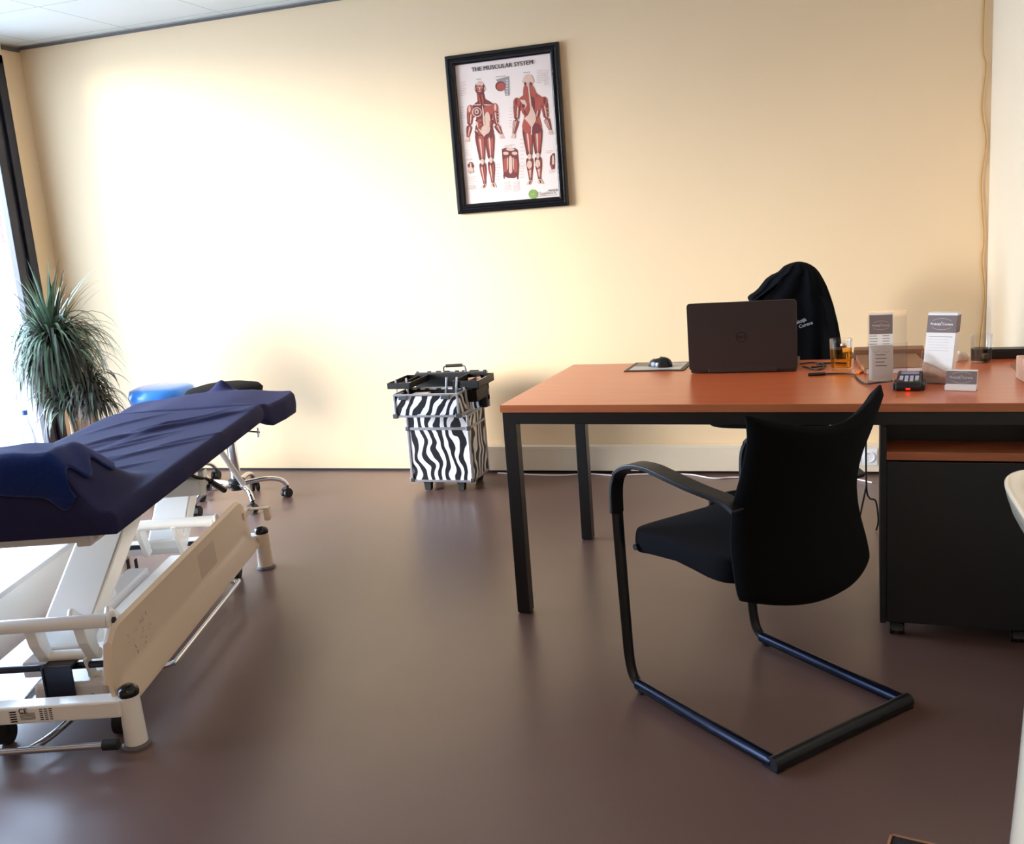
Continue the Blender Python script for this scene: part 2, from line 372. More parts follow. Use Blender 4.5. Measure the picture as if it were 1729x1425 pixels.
def ell(cx, cy, rx, ry, mi, lay=0, n=20): shp([(cx+rx*math.cos(2*PI*i/n), cy+ry*math.sin(2*PI*i/n)) for i in range(n)], mi, lay)
def limb(a, b, ra, rb, mi, lay=0, bulge=1.15):
    A = Vector(a); B = Vector(b); d = (B-A).normalized(); nn = Vector((-d.y, d.x)); P = []; Q = []
    for k in range(13):
        t = k/12; w = (ra+(rb-ra)*t)*(1+(bulge-1)*math.sin(PI*min(1, t*1.35)))
        w *= math.sqrt(max(0, 1-max(0, 1-t/.14)**2))*.75+.25 if t < .14 else (math.sqrt(max(0, 1-max(0, (t-.88)/.12)**2))*.75+.25)
        P.append(tuple(A+(B-A)*t+nn*w)); Q.append(tuple(A+(B-A)*t-nn*w))
    shp(P+Q[::-1], mi, lay)
def strips(a, b, ra, rb, lay, pat):
    A = Vector(a); B = Vector(b); d = (B-A).normalized(); nn = Vector((-d.y, d.x)); n = len(pat)
    for i, mi in enumerate(pat):
        o = ((i+.5)/n*2-1); limb(tuple(A+(B-A)*(.04+.05*(i % 2))+nn*ra*o), tuple(A+(B-A)*(.97-.08*(i % 2))+nn*rb*o), ra/n*.86, rb/n*.8, mi, lay, 1.25)
def figure(hx, hy, sl, sr, el, er, hl, hr, hip, kl, kr, fl, fr_, back):
    nx = (sl[0]+sr[0])/2
    limb((hx, hy+20), (nx+2, sl[1]-5), 27, 34, 2, 1, 1)
    shp([(nx-22, sl[1]-62), (nx+24, sl[1]-66), (sr[0]-30, sr[1]-30), (sr[0]+4, sr[1]-8), (sr[0]-18, sr[1]+70), (hip[0]+62, hip[1]-110), (hip[0]+56, hip[1]-70), (hip[0]+76, hip[1]+5), (hip[0]+66, hip[1]+60),
         (hip[0], hip[1]+64), (hip[0]-64, hip[1]+62), (hip[0]-76, hip[1]+8), (hip[0]-60, hip[1]-66), (hip[0]-66, hip[1]-110), (sl[0]+22, sl[1]+80), (sl[0]-2, sl[1]+2), (sl[0]+28, sl[1]-26)], 1 if back else 2, 1)
    for sh, e, h, dr_ in ((sl, el, hl, -1), (sr, er, hr, 1)):
        limb(sh, e, 25, 20, 2, 2); limb(e, h, 22, 11, 2, 2)
        ell(sh[0]+dr_*2, sh[1]+18, 27, 38, 1, 3); ell(sh[0]+dr_*8, sh[1]+12, 9, 26, 2 if back else 3, 4)
        for i in range(5): limb((h[0]+(i-2)*6, h[1]+8), (h[0]+(i-2)*8+dr_*3, h[1]+32-abs(i-2)*3), 3.4, 2.6, 3, 3, 1)
        ell(h[0], h[1]+6, 13, 15, 3, 2)
        strips((sh[0], sh[1]+40), (e[0], e[1]), 19, 16, 3, (1, 3, 2, 1)); strips(e, (h[0], h[1]-4), 18, 9, 3, (1, 2, 3, 1, 3) if back else (1, 3, 1, 2))
    for hipx, k, f, s_ in ((hip[0]-36, kl, fl, -1), (hip[0]+38, kr, fr_, 1)):
        limb((hipx, hip[1]+5), k, 40, 22, 2, 2, 1.12); limb(k, (f[0], f[1]-20), 25, 11, 2, 2, 1.3)
        strips((hipx, hip[1]+42), (k[0], k[1]-16), 34, 17, 3, (1, 1, 3, 1, 2)); ell(k[0], k[1]-2, 14, 24, 3, 4); ell(k[0], k[1]-4, 6, 11, 4, 5)
        strips((k[0], k[1]+28), (f[0], f[1]-34), 23, 9, 3, (1, 3, 3, 1) if back else (1, 2, 3, 1))
        if back: ell(k[0], k[1]+62, 19, 36, 3, 4); limb((k[0]-19, k[1]+80), (k[0], k[1]+104), 3, 3, 2, 5); limb((k[0]+19, k[1]+80), (k[0], k[1]+104), 3, 3, 2, 5)
        shp([(f[0]-13, f[1]-32), (f[0]+12, f[1]-32), (f[0]+s_*14+14, f[1]-4), (f[0]+s_*16+10, f[1]+5), (f[0]+s_*12-20, f[1]+5), (f[0]+s_*8-22, f[1]-3)], 3, 3)
        limb((f[0], f[1]-28), (f[0]+s_*10, f[1]), 4, 5, 2, 4)
    ell(hx, hy, 39, 50, 3 if back else 2, 2); ell(hx-39, hy+6, 6, 12, 3, 2); ell(hx+39, hy+4, 6, 12, 3, 2)
    if back:
        for d_ in (-1, 1):
            ell(hx+d_*21, hy+26, 9, 14, 2, 3); limb((hx+d_*20, hy+36), (nx+d_*34, sl[1]-20), 12, 22, 1, 3)
            limb((nx+d_*10, sl[1]-30), (nx+d_*26, sl[1]+80), 15, 9, 1 if d_ < 0 else 2, 3); ell(hip[0]+d_*36, hip[1]+24, 31, 40, 1 if d_ < 0 else 2, 3)
            strips((nx+d_*52, sl[1]+70), (hip[0]+d_*30, hip[1]-60), 22, 16, 3, (1, 2, 1) if d_ < 0 else (2, 3, 2, 1))
        limb((hx, hy+10), (hip[0], hip[1]-70), 5, 7, 3, 5, 1)
        shp([(sl[0]+18, sl[1]-4), (sl[0]+60, sl[1]-2), (sl[0]+76, sl[1]+34), (sl[0]+60, sl[1]+66), (sl[0]+48, sl[1]+34)], 3, 4); ell(sl[0]+48, sl[1]+44, 14, 15, 2, 5)
        shp([(hip[0]-2, hip[1]-150), (hip[0]+26, hip[1]-80), (hip[0]+32, hip[1]-40), (hip[0], hip[1]+20), (hip[0]-30, hip[1]-20), (hip[0]-60, hip[1]-52), (hip[0]-28, hip[1]-80)], 3, 4)
        limb((hip[0]-1, hip[1]+10), (hip[0]-1, hip[1]+76), 3, 3, 0, 5)
    else:
        ell(hx, hy-30, 29, 17, 3, 3); ell(hx-16, hy-4, 9, 6, 3, 4); ell(hx+14, hy-5, 9, 6, 3, 4); ell(hx-16, hy-4, 4, 4, 2, 5); ell(hx+14, hy-5, 4, 4, 2, 5); ell(hx-2, hy+4, 23, 27, 1, 3)
        limb((hx-1, hy-10), (hx, hy+14), 4, 6, 3, 4, 1); ell(hx, hy+25, 11, 4, 3, 4)
        for d_ in (-1, 1): limb((hx+d_*16, hy+48), (nx+d_*10, sl[1]-22), 6, 5, 1, 3); limb((nx+d_*10, sl[1]-22), (nx+d_*74, sl[1]-20), 4, 3, 3, 4)
        limb((nx+2, sl[1]-18), (hip[0]+2, hip[1]-40), 4, 8, 3, 5, 1)
        ell(nx-42, sl[1]+36, 38, 38, 3, 3); ell(nx-42, sl[1]+36, 30, 31, 2, 4); ell(nx-44, sl[1]+32, 17, 20, 3, 5); ell(nx-44, sl[1]+34, 8, 10, 2, 6)
        ell(nx+44, sr[1]+36, 40, 38, 1, 3); ell(hip[0]+24, hip[1]-62, 26, 86, 3, 3); ell(hip[0]+12, hip[1]-10, 34, 36, 3, 4)
        for i in range(5): ell(hip[0]-30, sl[1]+100+i*33, 17, 13, 1, 3); limb((hip[0]-68, sl[1]+96+i*26), (hip[0]-48, sl[1]+112+i*26), 5, 4, 3 if i % 2 else 2, 4)
        strips((hip[0]-54, sl[1]+90), (hip[0]-44, hip[1]-10), 14, 10, 3, (1, 3)); strips((hip[0]+58, sl[1]+90), (hip[0]+52, hip[1]-20), 14, 12, 3, (2, 1))
        shp([(hip[0]-54, hip[1]-20), (hip[0], hip[1]+48), (hip[0]+54, hip[1]-22), (hip[0]+5, hip[1]+14)], 3, 5)
figure(327, 410, (255, 560), (440, 545), (247, 700), (455, 690), (232, 800), (498, 770), (362, 740), (348, 985), (415, 970), (368, 1190), (432, 1180), False)
figure(697, 350, (615, 500), (815, 490), (612, 650), (838, 635), (590, 765), (872, 730), (730, 690), (715, 935), (778, 925), (725, 1148), (795, 1138), True)
# torso study, muscle cell, hand and foot studies
shp([(500, 880), (530, 868), (600, 868), (622, 885), (634, 1000), (630, 1080), (600, 1105), (545, 1105), (515, 1085), (508, 1000)], 2, 1)
ell(532, 912, 22, 13, 3, 2); ell(600, 910, 22, 13, 3, 2); ell(567, 880, 34, 12, 3, 2); limb((567, 930), (570, 1070), 11, 14, 3, 2)
for sx in (-1, 1):
    limb((567+sx*36, 950), (570+sx*40, 1060), 15, 14, 1, 2); limb((567+sx*22, 940), (570+sx*24, 1040), 4, 3, 3, 3); limb((570+sx*54, 1080), (572+sx*52, 1115), 5, 3, 2, 2)
shp([(450, 345), (550, 318), (555, 465), (525, 468), (515, 420)], 5, 1); ell(487, 395, 40, 38, 2, 2); ell(492, 398, 33, 31, 1, 3)
for i in range(6): ell(538, 350+i*21, 10, 6, 6, 2, 8)
for i, dx in enumerate((-18, -9, 0, 9, 17)): limb((256+dx*.6, 1030), (256+dx*1.3, 1085-abs(dx)*.6), 4, 3, 3, 2)
shp([(230, 1012), (250, 988), (268, 990), (282, 1020), (270, 1045), (240, 1045)], 2, 1); limb((255, 995), (258, 1040), 5, 6, 3, 2)
shp([(872, 930), (890, 902), (905, 900), (908, 1020), (885, 1028), (870, 990)], 2, 1); limb((893, 915), (895, 990), 5, 9, 3, 2); limb((885, 985), (888, 1022), 8, 6, 1, 2)
# columns of faint captions
def cap(x0, y0, w, n, st=13, mi=4):
    for i in range(n):
        ww = w*rnd.uniform(.6, 1); y = y0+i*st
        shp([(x0, y), (x0+ww, y-ww*.127), (x0+ww, y+5-ww*.127), (x0, y+5)], mi, 1)
cap(165, 365, 70, 9); cap(172, 560, 40, 5, 20); cap(760, 275, 70, 8); cap(815, 275, 45, 9); cap(455, 580, 40, 6, 24); cap(555, 560, 35, 7, 24); cap(470, 700, 30, 3, 30)
cap(225, 1110, 80, 8); cap(520, 1140, 55, 7, 12); cap(590, 1135, 55, 7, 12); cap(840, 885, 60, 2); cap(215, 965, 60, 2, 8); cap(865, 1030, 40, 3, 12)
cap(450, 322, 100, 1, 8, 5); cap(520, 850, 90, 2, 9); cap(660, 290, 60, 1, 8, 5); cap(300, 342, 55, 1, 8, 5); cap(200, 900, 60, 3, 18); cap(640, 800, 40, 8, 30); cap(450, 1000, 40, 6, 24); cap(640, 1000, 45, 5, 24); cap(830, 560, 40, 5, 30); cap(250, 1180, 50, 3, 12)
ell(745, 1226, 35, 37, 7, 1); ell(745, 1226, 27, 29, 9, 2)
def chtext(s, x, y, size, mi, bold=0, sp=1):
    px, pz = cp(x, y); text(pr, s, size, lambda a, b, c: (px+a, L0-.0026-.0000025*cnt[0], pz+b), mi, bold, sp=sp)
for q_, dx in enumerate((-1.2, 0, 1.2)):
    cnt[0] += 1; chtext('THE MUSCULAR SYSTEM', 500+dx, 243, .029, 8, 0, 1.03)
chtext('www', 895, 1187, .022, 5, .0008); chtext('Supplies.nl', 850, 1213, .022, 5, .0002)
chtext('info', 745, 1226, .012, 6)
shp([(780, 1240), (930, 1222), (930, 1226), (780, 1244)], 5, 1)
pr.build('print', ['chartpaper', 'muscle', 'muscle2', 'tendon', 'palelines', 'greyink', 'palepr', 'green', 'ink', 'green'], post, normals=False)
chart_print = pr

# ------------------------------------------------------------------ desk
DR = math.radians(-3.6)
DO = Vector((-1.009, -1.884, 0))
desk = thing('office_desk', 'large desk with a reddish beech top on a black square-tube steel frame', 'desk', DO, DR)
DL, DD = 1.70, .835
MB().b2((0, 0, .715), (DL, DD, .74)).build('tabletop', ['wood_desk'], desk, bevel=.002)
MB().b2((0, -.0012, .7155), (DL, -.0002, .7395)).build('edge_band', 'wood_edge', desk)
fm = MB(); t = .045
fm.b2((t, .004, .675), (DL-t-.004, .004+.03, .715)); fm.b2((t, DD-.034, .675), (DL-t-.004, DD-.004, .715))
fm.b2((.004, t, .675), (.034, DD-t, .715)); fm.b2((DL-.034, t, .675), (DL-.004, DD-t, .715))
fm.build('frame', 'blackmetal', desk, bevel=.002)
for x in (.004, DL-.004-t):
    for y in (.004, DD-.004-t):
        MB().b2((x, y, .004), (x+t, y+t, .715)).b2((x+.004, y+.004, 0), (x+t-.004, y+t-.004, .004)).build('leg', 'blackmetal', desk, bevel=.002)
def ondesk(x, y, z=.7403): return Vector((x, y, z))

# pedestal cabinet under the right end
cabt = thing('pedestal_cabinet', 'black office pedestal cabinet with a wooden shelf on castors under the desk end', 'cabinet', (.172, -1.955, 0), math.radians(-3.0))
cw, cd = .435, .62
MB().b2((0, .02, .06), (cw, cd, .572)).b2((0, .0, .06), (.018, cd, .668)).b2((cw-.018, 0, .06), (cw, cd, .668)).b2((0, cd-.014, .06), (cw, cd, .668)).build('body', 'black', cabt, bevel=.0015)
MB().b2((.0185, .14, .5965), (cw-.0185, .155, .667)).build('shade_panel', 'black', cabt)  # dark sheet added to stand in for the shade over the shelf
MB().b2((.018, -.004, .572), (cw-.018, cd-.014, .596)).build('shelf', 'wood_dark', cabt, bevel=.0015)
MB().b2((.019, .0, .065), (cw-.019, .02, .566)).build('door', 'blackmetal', cabt, bevel=.0015)
def castor(par, x, y, r=.022, h=.06, mats='black', ang=0):
    c = MB(); R = Matrix.Rotation(ang, 3, 'Z')
    def q(p): v = R @ Vector(p); return (v.x+x, v.y+y, v.z)
    for s in (-1, 1):
        a = q((s*.006, .008, r)); b = q((s*.021, .008, r)); c.cyl(a, b, r, 18)
    c.cyl((x, y, r*1.2), (x, y, h), .007, 10)
    c.sweep([q((0, .008-r*1.1, r*.9)), q((0, .008-r*.7, r*1.75)), q((0, .008, r*2.15)), q((0, .008+r*.8, r*1.8))], [(-.003, -.016), (.003, -.016), (.003, .016), (-.003, .016)], upv=(0, 0, 1))
    return c.build('castor', mats, par, smooth=30)
for x in (.05, cw-.05):
    for y in (.06, cd-.06): castor(cabt, x, y, .022)

# ------------------------------------------------------------------ things on the desk
# laptop, seen from behind
lt = thing('laptop', 'dark brown-black open laptop on the desk, its lid turned to the camera', 'laptop', ondesk(-.256, -1.363), math.radians(-2.0))
bm_ = MB().b2((-.185, .0, .003), (.185, .245, .018)); bm_.b2((-.17, .02, 0), (.17, .03, .003)).b2((-.17, .225, 0), (.17, .235, .003)); bm_.build('base', 'laptop', lt, bevel=.003)
kb = MB()
for r in range(5):
    for c in range(14): kb.b2((-.168+c*.0242, .035+r*.0235, .018), (-.168+c*.0242+.021, .035+r*.0235+.020, .0195))
kb.b2((-.055, .165, .0178), (.055, .235, .0187)); kb.build('keyboard', 'black', lt)
lid = MB(); tl = math.radians(7)
def lp(x, z, d): return (x, -.004-d*math.cos(tl)-math.sin(tl)*z*0+ -z*math.sin(tl)*-1*0 - z*math.tan(tl)*.9*.0 + z*math.tan(-tl)*.35, .012+z+d*0)
R_ = .012; out = []
for cx, cz, a0 in ((.19-R_, R_, -90), (.19-R_, .245-R_, 0), (-.19+R_, .245-R_, 90), (-.19+R_, R_, 180)):
    for k in range(5): a = math.radians(a0+k*22.5); out.append((cx+R_*math.cos(a), cz+R_*math.sin(a)))
lid.prism(out, 0, .007, f=lambda a, b, h: lp(a, b, h-.004)); lid.b2((-.12, -.008, .004), (.12, .006, .02))
ldo = lid.build('lid', 'laptop', lt, bevel=.0015)
lg = MB(); n = 28
ring = lambda r, d: [lp(r*math.cos(2*PI*i/n), .118+r*math.sin(2*PI*i/n), d) for i in range(n)]
lg.add(ring(.019, .0036)+ring(.0165, .0036), [(i, (i+1) % n, (i+1) % n+n, i+n) for i in range(n)])
text(lg, 'D\u20acLL'.replace('\u20ac', 'E'), .0135, lambda a, b, c: lp(a, .118+b, .0036), 0, .0004)
lg.build('logo', 'laptoplogo', lt, normals=False)
scr = MB().flat([(-.172, .012), (.172, .012), (.172, .215), (-.172, .215)], 0)
MB().add([lp(a, b, -.0055) for a, b in ((-.175, .02), (.175, .02), (.175, .232), (-.175, .232))], [(0, 1, 2, 3)]).build('screen', 'glossblack', lt, normals=False)

# mouse pad with a picture and the mouse
padt = thing('mouse_pad', 'black-edged mouse pad with a pale printed picture lying left of the laptop', 'mouse pad', ondesk(-.585, -1.178), math.radians(-3.5))
MB().b2((-.115, -.10, 0), (.115, .10, .003)).build('pad', 'black', padt, bevel=.001)
pm = MB().add([(-.098, -.083, .0033), (.098, -.083, .0033), (.098, .083, .0033), (-.098, .083, .0033)], [(0, 1, 2, 3)])
pm.add([(-.098, .0, .0035), (-.02, .0, .0035), (-.02, .083, .0035), (-.098, .083, .0035)], [(0, 1, 2, 3)], 1)
pm.build('picture', ['photo', 'darksteel'], padt, normals=False)
mo = thing('computer_mouse', 'black computer mouse resting on the pictured mouse pad', 'mouse', ondesk(-.578, -1.185, .7438), math.radians(62))
def mousef(u, v):
    a = 2*PI*u; b = v*PI/2; rx, ry, rz = .031, .053, .034
    return (rx*math.cos(a)*math.cos(b)**.7, ry*math.sin(a)*math.cos(b)**.7, rz*(math.sin(b)**.8)*(1-.12*math.sin(a)))
mm = MB(); mm.grid(mousef, 32, 10, wrap=True); mm.build('shell', 'glossblack', mo, smooth=60)
MB().cyl((-.003, .030, .0235), (.003, .030, .0235), .005, 16).build('scroll_wheel', 'rubber', mo, smooth=30)

def tumbler(name, label, x, y, r, h, drink=None, fill=.6, dm=None, cat='glass'):
    tt = thing(name, label, cat, ondesk(x, y))
    MB().lathe([(0, .0), (r*.86, 0), (r*.9, .002), (r, h), (r-.0022, h), (r*.88-.001, .006), (0, .006)], n=36).build('glass', 'glass', tt, smooth=50)
    if drink: MB().lathe([(0, .0065), (r*.87, .0065), (r*.87+(r*.1)*fill, h*fill), (0, h*fill)], n=32).build(drink, dm, tt, smooth=50)
    return tt
tg = tumbler('tea_glass', 'glass of amber tea standing right of the laptop', .080, -1.335, .0385, .106, 'tea', .68, 'tea')
MB().tube(smoothpath([(.034, 0, .106), (.02, .005, .075), (.012, .01, .05)]), .0006, 6).lathe([(0, -.01), (.010, -.006), (.012, 0), (.009, .007), (0, .009)], (.008, -.012, .085), 14).build('tea_infuser', 'chrome', tg, smooth=50)
wg = tumbler('water_glass', 'clear tumbler with a little dark liquid at the rear right of the desk', .537, -1.268, .0355, .096, 'dark_liquid', .5, 'darkdrink')
MB().b2((.004, -.02, .012), (.026, .006, .03)).build('lemon_slice', 'keyyel', wg, bevel=.004)

# sign with oval emblem
def emblem(mb, w, place, mi_line, mi_dot):
    n = 24
    for s, a0, a1 in ((1, 35, 145), (-1, 215, 325)):
        pts = [(w*.40*math.cos(math.radians(a)), w*.20*math.sin(math.radians(a))) for a in [a0+(a1-a0)*i/n for i in range(n+1)]]
        for (xa, ya), (xb, yb) in zip(pts, pts[1:]):
            mb.add([place(xa, ya-.004*w, 0), place(xb, yb-.004*w, 0), place(xb, yb+.010*w, 0), place(xa, ya+.010*w, 0)], [(0, 1, 2, 3)], mi_line)
    for dx, dy, r in ((0, .10, .012), (0, .055, .018)):
        mb.add([place(dx+r*w*math.cos(2*PI*i/10), dy*w+r*w*math.sin(2*PI*i/10), 0) for i in range(10)], [tuple(range(10))], mi_dot)
    text(mb, 'Praktijk Curens', w*.125, lambda a, b, c: place(a, b, 0), mi_dot, w*.0022)
def lines(mb, x0, x1, z0, z1, n, place, mi, w=.35, jag=.35):
    for i in range(n):
        z = z0+(z1-z0)*i/max(1, n-1); h = abs(z1-z0)/max(1, n)*w; xe = x0+(x1-x0)*(1-rnd.random()*jag)
        mb.add([place(x0, z, 0), place(xe, z, 0), place(xe, z+h, 0), place(x0, z+h, 0)], [(0, 1, 2, 3)], mi)
# acrylic leaflet holder
hd = thing('leaflet_holder', 'clear acrylic holder with a narrow appointment leaflet standing beside the card terminal', 'leaflet holder', ondesk(.215, -1.575), math.radians(-3))
tb = .0
back = MB().b2((-.058, .004, 0), (.060, .0065, .222)); back.b2((-.058, -.030, 0), (.060, .0065, .003)); back.b2((-.058, -.032, 0), (.060, -.030, .125)).b2((-.058, -.03, 0), (-.056, .004, .125)).b2((.058, -.03, 0), (.060, .004, .125))
back.box((.0, .03, .11), (.118, .002, .225), rot=(math.radians(-14), 'X'))
back.build('holder', 'clearplast', hd)
lf = MB().b2((-.055, .001, .004), (.018, .0035, .218)); pl = lambda x, z, d: (x-.0185, .0006-d, z+.175)
lf.add([(-.0535, .0008, .150), (.0165, .0008, .150), (.0165, .0008, .212), (-.0535, .0008, .212)], [(0, 1, 2, 3)], 1)
emblem(lf, .07, lambda x, z, d: (x-.0185, .0004, z+.178), 2, 2)
for xx in (-.053, -.014): lines(lf, xx, xx+.03, .143, .108, 5, lambda x, z, d: (x, .0006, z), 3)
lf.build('leaflet', ['paper', 'taupe', 'palepr', 'greyink'], hd, normals=False)
l2 = MB().b2((-.054, -.026, .004), (.018, -.024, .118)); q2 = lambda x, z, d: (x, -.0263, z)
lines(l2, -.035, .0, .085, .05, 4, q2, 1); emblem(l2, .06, lambda x, z, d: (x-.018, -.0264, z+.098), 1, 1) if False else None
for s in (-1, 1):
    pts = [(-.018+s*(.006+.02*i/8), .100-.006*math.sin(i/8*PI)) for i in range(9)]
    for (xa, za), (xb, zb) in zip(pts, pts[1:]): l2.add([q2(xa, za, 0), q2(xb, zb, 0), q2(xb, zb+.001, 0), q2(xa, za+.001, 0)], [(0, 1, 2, 3)], 1)
l2.build('folded_card', ['paper', 'greyink'], hd, normals=False)
# white leaflet box
bxt = thing('leaflet_box', 'tall white leaflet dispenser box with a taupe banner behind the small card holder', 'leaflet box', ondesk(.352, -1.655), math.radians(-26))
lean = .10
def bp(x, y, z): return (x+z*.02, y+z*lean*2.0, z)
bxm = MB(); W2, D2, H2 = .088, .034, .215
bxm.add([bp(a, b, c) for a in (-W2/2, W2/2) for b in (0, D2) for c in (.0, H2)], [(0, 1, 3, 2), (4, 6, 7, 5), (0, 4, 5, 1), (2, 3, 7, 6), (0, 2, 6, 4), (1, 5, 7, 3)])
for x in (-W2/2, W2/2):
    pass
e = .0006
bxm.add([bp(-W2/2, -e, .155), bp(W2/2, -e, .155), bp(W2/2, -e, .208), bp(-W2/2, -e, .208)], [(0, 1, 2, 3)], 1)
bxm.add([bp(W2/2+e, 0, .155), bp(W2/2+e, D2, .155), bp(W2/2+e, D2, .208), bp(W2/2+e, 0, .208)], [(0, 1, 2, 3)], 1)
emblem(bxm, .086, lambda x, z, d: bp(x, -e*2, z+.181), 2, 3)
lines(bxm, -.036, .036, .142, .1415, 1, lambda x, z, d: bp(x, -e, z), 4, 3, 0); lines(bxm, -.036, .03, .134, .10, 5, lambda x, z, d: bp(x, -e, z), 2, .12)
bxm.build('box', ['paper', 'taupe', 'palepr', 'paper', 'greyink'], bxt, normals=False)
pk = MB(); pk.prism([(-.047, 0), (.047, 0), (.047, .04), (.01, .055), (-.02, .075), (-.047, .10)], -.012, -.010, f=lambda a, b, h: (a+b*.02, h+b*lean*2, b))
pk.prism([(0, 0), (.047, 0), (.047, .004), (-.047, .004), (-.047, 0)], -.011, .0, f=lambda a, b, h: (a, h, b))
pk.build('front_pocket', 'clearplast', bxt)
pk2 = MB().prism([(-.043, .004), (.043, .004), (.043, .03), (-.043, .068)], -.009, -.007, f=lambda a, b, h: (a+b*.02, h+b*lean*2, b))
text(pk2, 'afspraak', .012, lambda a, b, c: bp(a-.008, -.0095, b+.022), 1)
pk2.build('card', ['basket', 'greyink'], bxt)
# card holder
ch = thing('business_card_holder', 'small clear holder of business cards at the front right of the desk top', 'card holder', ondesk(.412, -1.765), math.radians(-16))
MB().b2((-.045, -.022, 0), (.045, .024, .003)).b2((-.045, -.022, 0), (.045, -.019, .016)).box((0, .012, .028), (.09, .002, .056), rot=(math.radians(-14), 'X')).build('holder', 'clearplast', ch)
cd_ = MB(); cl = lambda x, y, z: (x, y+z*.25, z)
cd_.add([cl(a, b, c) for a in (-.0425, .0425) for b in (-.014, .0) for c in (.004, .058)], [(0, 1, 3, 2), (4, 6, 7, 5), (0, 4, 5, 1), (2, 3, 7, 6), (0, 2, 6, 4), (1, 5, 7, 3)])
cd_.add([cl(-.0425, -.0145, .018), cl(.0425, -.0145, .018), cl(.0425, -.0145, .056), cl(-.0425, -.0145, .056)], [(0, 1, 2, 3)], 1)
emblem(cd_, .08, lambda x, z, d: cl(x, -.0149, z+.037), 2, 2)
cd_.build('cards', ['paper', 'taupe', 'palepr'], ch, normals=False)
MB().b2((-.043, -.0245, .001), (.043, -.0225, .017)).build('front_strip', 'paper', ch)
# payment terminal
pt = thing('card_terminal', 'black card payment terminal with a lit red lamp and grey keys', 'payment terminal', ondesk(.268, -1.735), math.radians(-8))
bd = MB()
prof2 = [(-.045, 0), (.07, 0), (.085, .030), (.085, .042), (-.035, .026), (-.048, .014)]
bd.prism(prof2, -.036, .036, f=lambda a, b, h: (h, a, b))
bd.prism([(-.03, 0), (.04, 0), (.045, .022), (-.028, .018)], -.046, .046, f=lambda a, b, h: (h, a, b)); bd.build('body', 'black', pt, bevel=.004, seg=3)
sl = (.042-.026)/.12
def kp(x, y, d=.0): return (x, y, .026+(y+.035)*sl+d)
MB().add([kp(-.026, .042, .0008), kp(.026, .042, .0008), kp(.026, .076, .0008), kp(-.026, .076, .0008)], [(0, 1, 2, 3)]).build('display', 'lcd', pt, normals=False)
ky = MB()
for r in range(4):
    for c in range(4):
        mi = 0 if r else (1, 0, 2, 3)[c]
        x = -.022+c*.0148; y = -.022+r*.0145
        vs = [kp(x-.005, y-.004, 0), kp(x+.005, y-.004, 0), kp(x+.005, y+.004, 0), kp(x-.005, y+.004, 0)]; top = [(a, b, z+.0022) for a, b, z in vs]
        ky.add(vs+top, [(4, 5, 6, 7), (0, 1, 5, 4), (1, 2, 6, 5), (2, 3, 7, 6), (3, 0, 4, 7)], mi)
kyo = ky.build('keypad', ['key', 'keyred', 'keyyel', 'keygreen'], pt)
MB().b2((-.006, -.0500, .006), (.006, -.046, .010)).build('lamp', 'led', pt)
tag(MB().tube(smoothpath([(.222, -1.69, .757), (.19, -1.67, .750), (.145, -1.655, .744), (.125, -1.56, .744), (.11, -1.47, .744), (.02, -1.45, .744), (-.03, -1.47, .744)]), .003, 8).cyl((-.03, -1.47, .746), (.025, -1.458, .746), .0055, 12).build('charger_cable', 'black', smooth=40), 'black cable and plug lying in front of the tea glass', 'cable')
tag(MB().tube(smoothpath([(-.05, -1.28, .744), (0, -1.36, .744), (.02, -1.30, .744), (.0, -1.24, .744), (.05, -1.22, .744), (.10, -1.24, .744)]), .0028, 8).tube(smoothpath([(-.06, -1.22, .744), (-.01, -1.20, .744), (.03, -1.28, .744), (-.02, -1.33, .748)]), .0028, 8).build('laptop_cable', 'black', smooth=40), 'black laptop cable coiled between laptop and tea glass', 'cable')
us = thing('usb_stick', 'black USB stick with an orange body lying by the leaflet holder', 'USB stick', ondesk(.139, -1.43), math.radians(64))
MB().b2((-.022, -.008, 0), (.014, .008, .008)).build('body', 'orange', us, bevel=.002); MB().b2((.014, -.007, .001), (.03, .007, .007)).build('plug', 'black', us, bevel=.001)
# magazines and parcel
mg = thing('magazine_pile', 'brown-covered magazines with white page edges behind the leaflet holder', 'magazines', ondesk(.245, -1.30), math.radians(3))
MB().b2((-.10, -.15, 0), (.10, .15, .016)).build('pages', 'paper', mg, bevel=.001); MB().b2((-.102, -.152, .0165), (.102, .152, .019)).b2((-.102, -.152, .0), (-.0995, .152, .0165), 0).build('cover', 'brown', mg)
tag(MB().b2((-.12, -.04, 0), (.12, .04, .036)).build('cardboard_parcel', 'brown', bevel=.003, loc=ondesk(.250, -1.108), rotz=math.radians(-3.6)), 'flat brown cardboard parcel at the back edge of the desk', 'parcel')
sc_ = MB()
def tis(u, v):
    a = 2*PI*u; r = .032*(1+.18*math.sin(3*a+1)+.08*math.sin(7*a)); b = v*PI/2
    return (r*math.cos(a)*math.cos(b)**.6, r*math.sin(a)*.8*math.cos(b)**.6, .030*math.sin(b)*(1+.12*math.sin(5*a)))
sc_.grid(tis, 30, 8, wrap=True)
tag(sc_.build('crumpled_tissue', 'tissue', smooth=60, loc=ondesk(.467, -1.215)), 'crumpled white tissue left of the clear tumbler', 'tissue')
tag(MB().b2((-.075, -.028, 0), (.075, .028, .03)).b2((-.07, -.026, .03), (.07, .026, .034)).build('black_box', 'black', bevel=.003, loc=ondesk(.630, -1.19), rotz=math.radians(-3.6)), 'long low black box at the rear right corner of the desk', 'box')
tag(MB().b2((-.04, -.09, 0), (.04, .09, .004)).build('paper_pad', 'brown', loc=ondesk(.655, -1.44), rotz=math.radians(2)), 'tan paper pad between the tumbler and the patterned box at the desk end', 'paper pad')
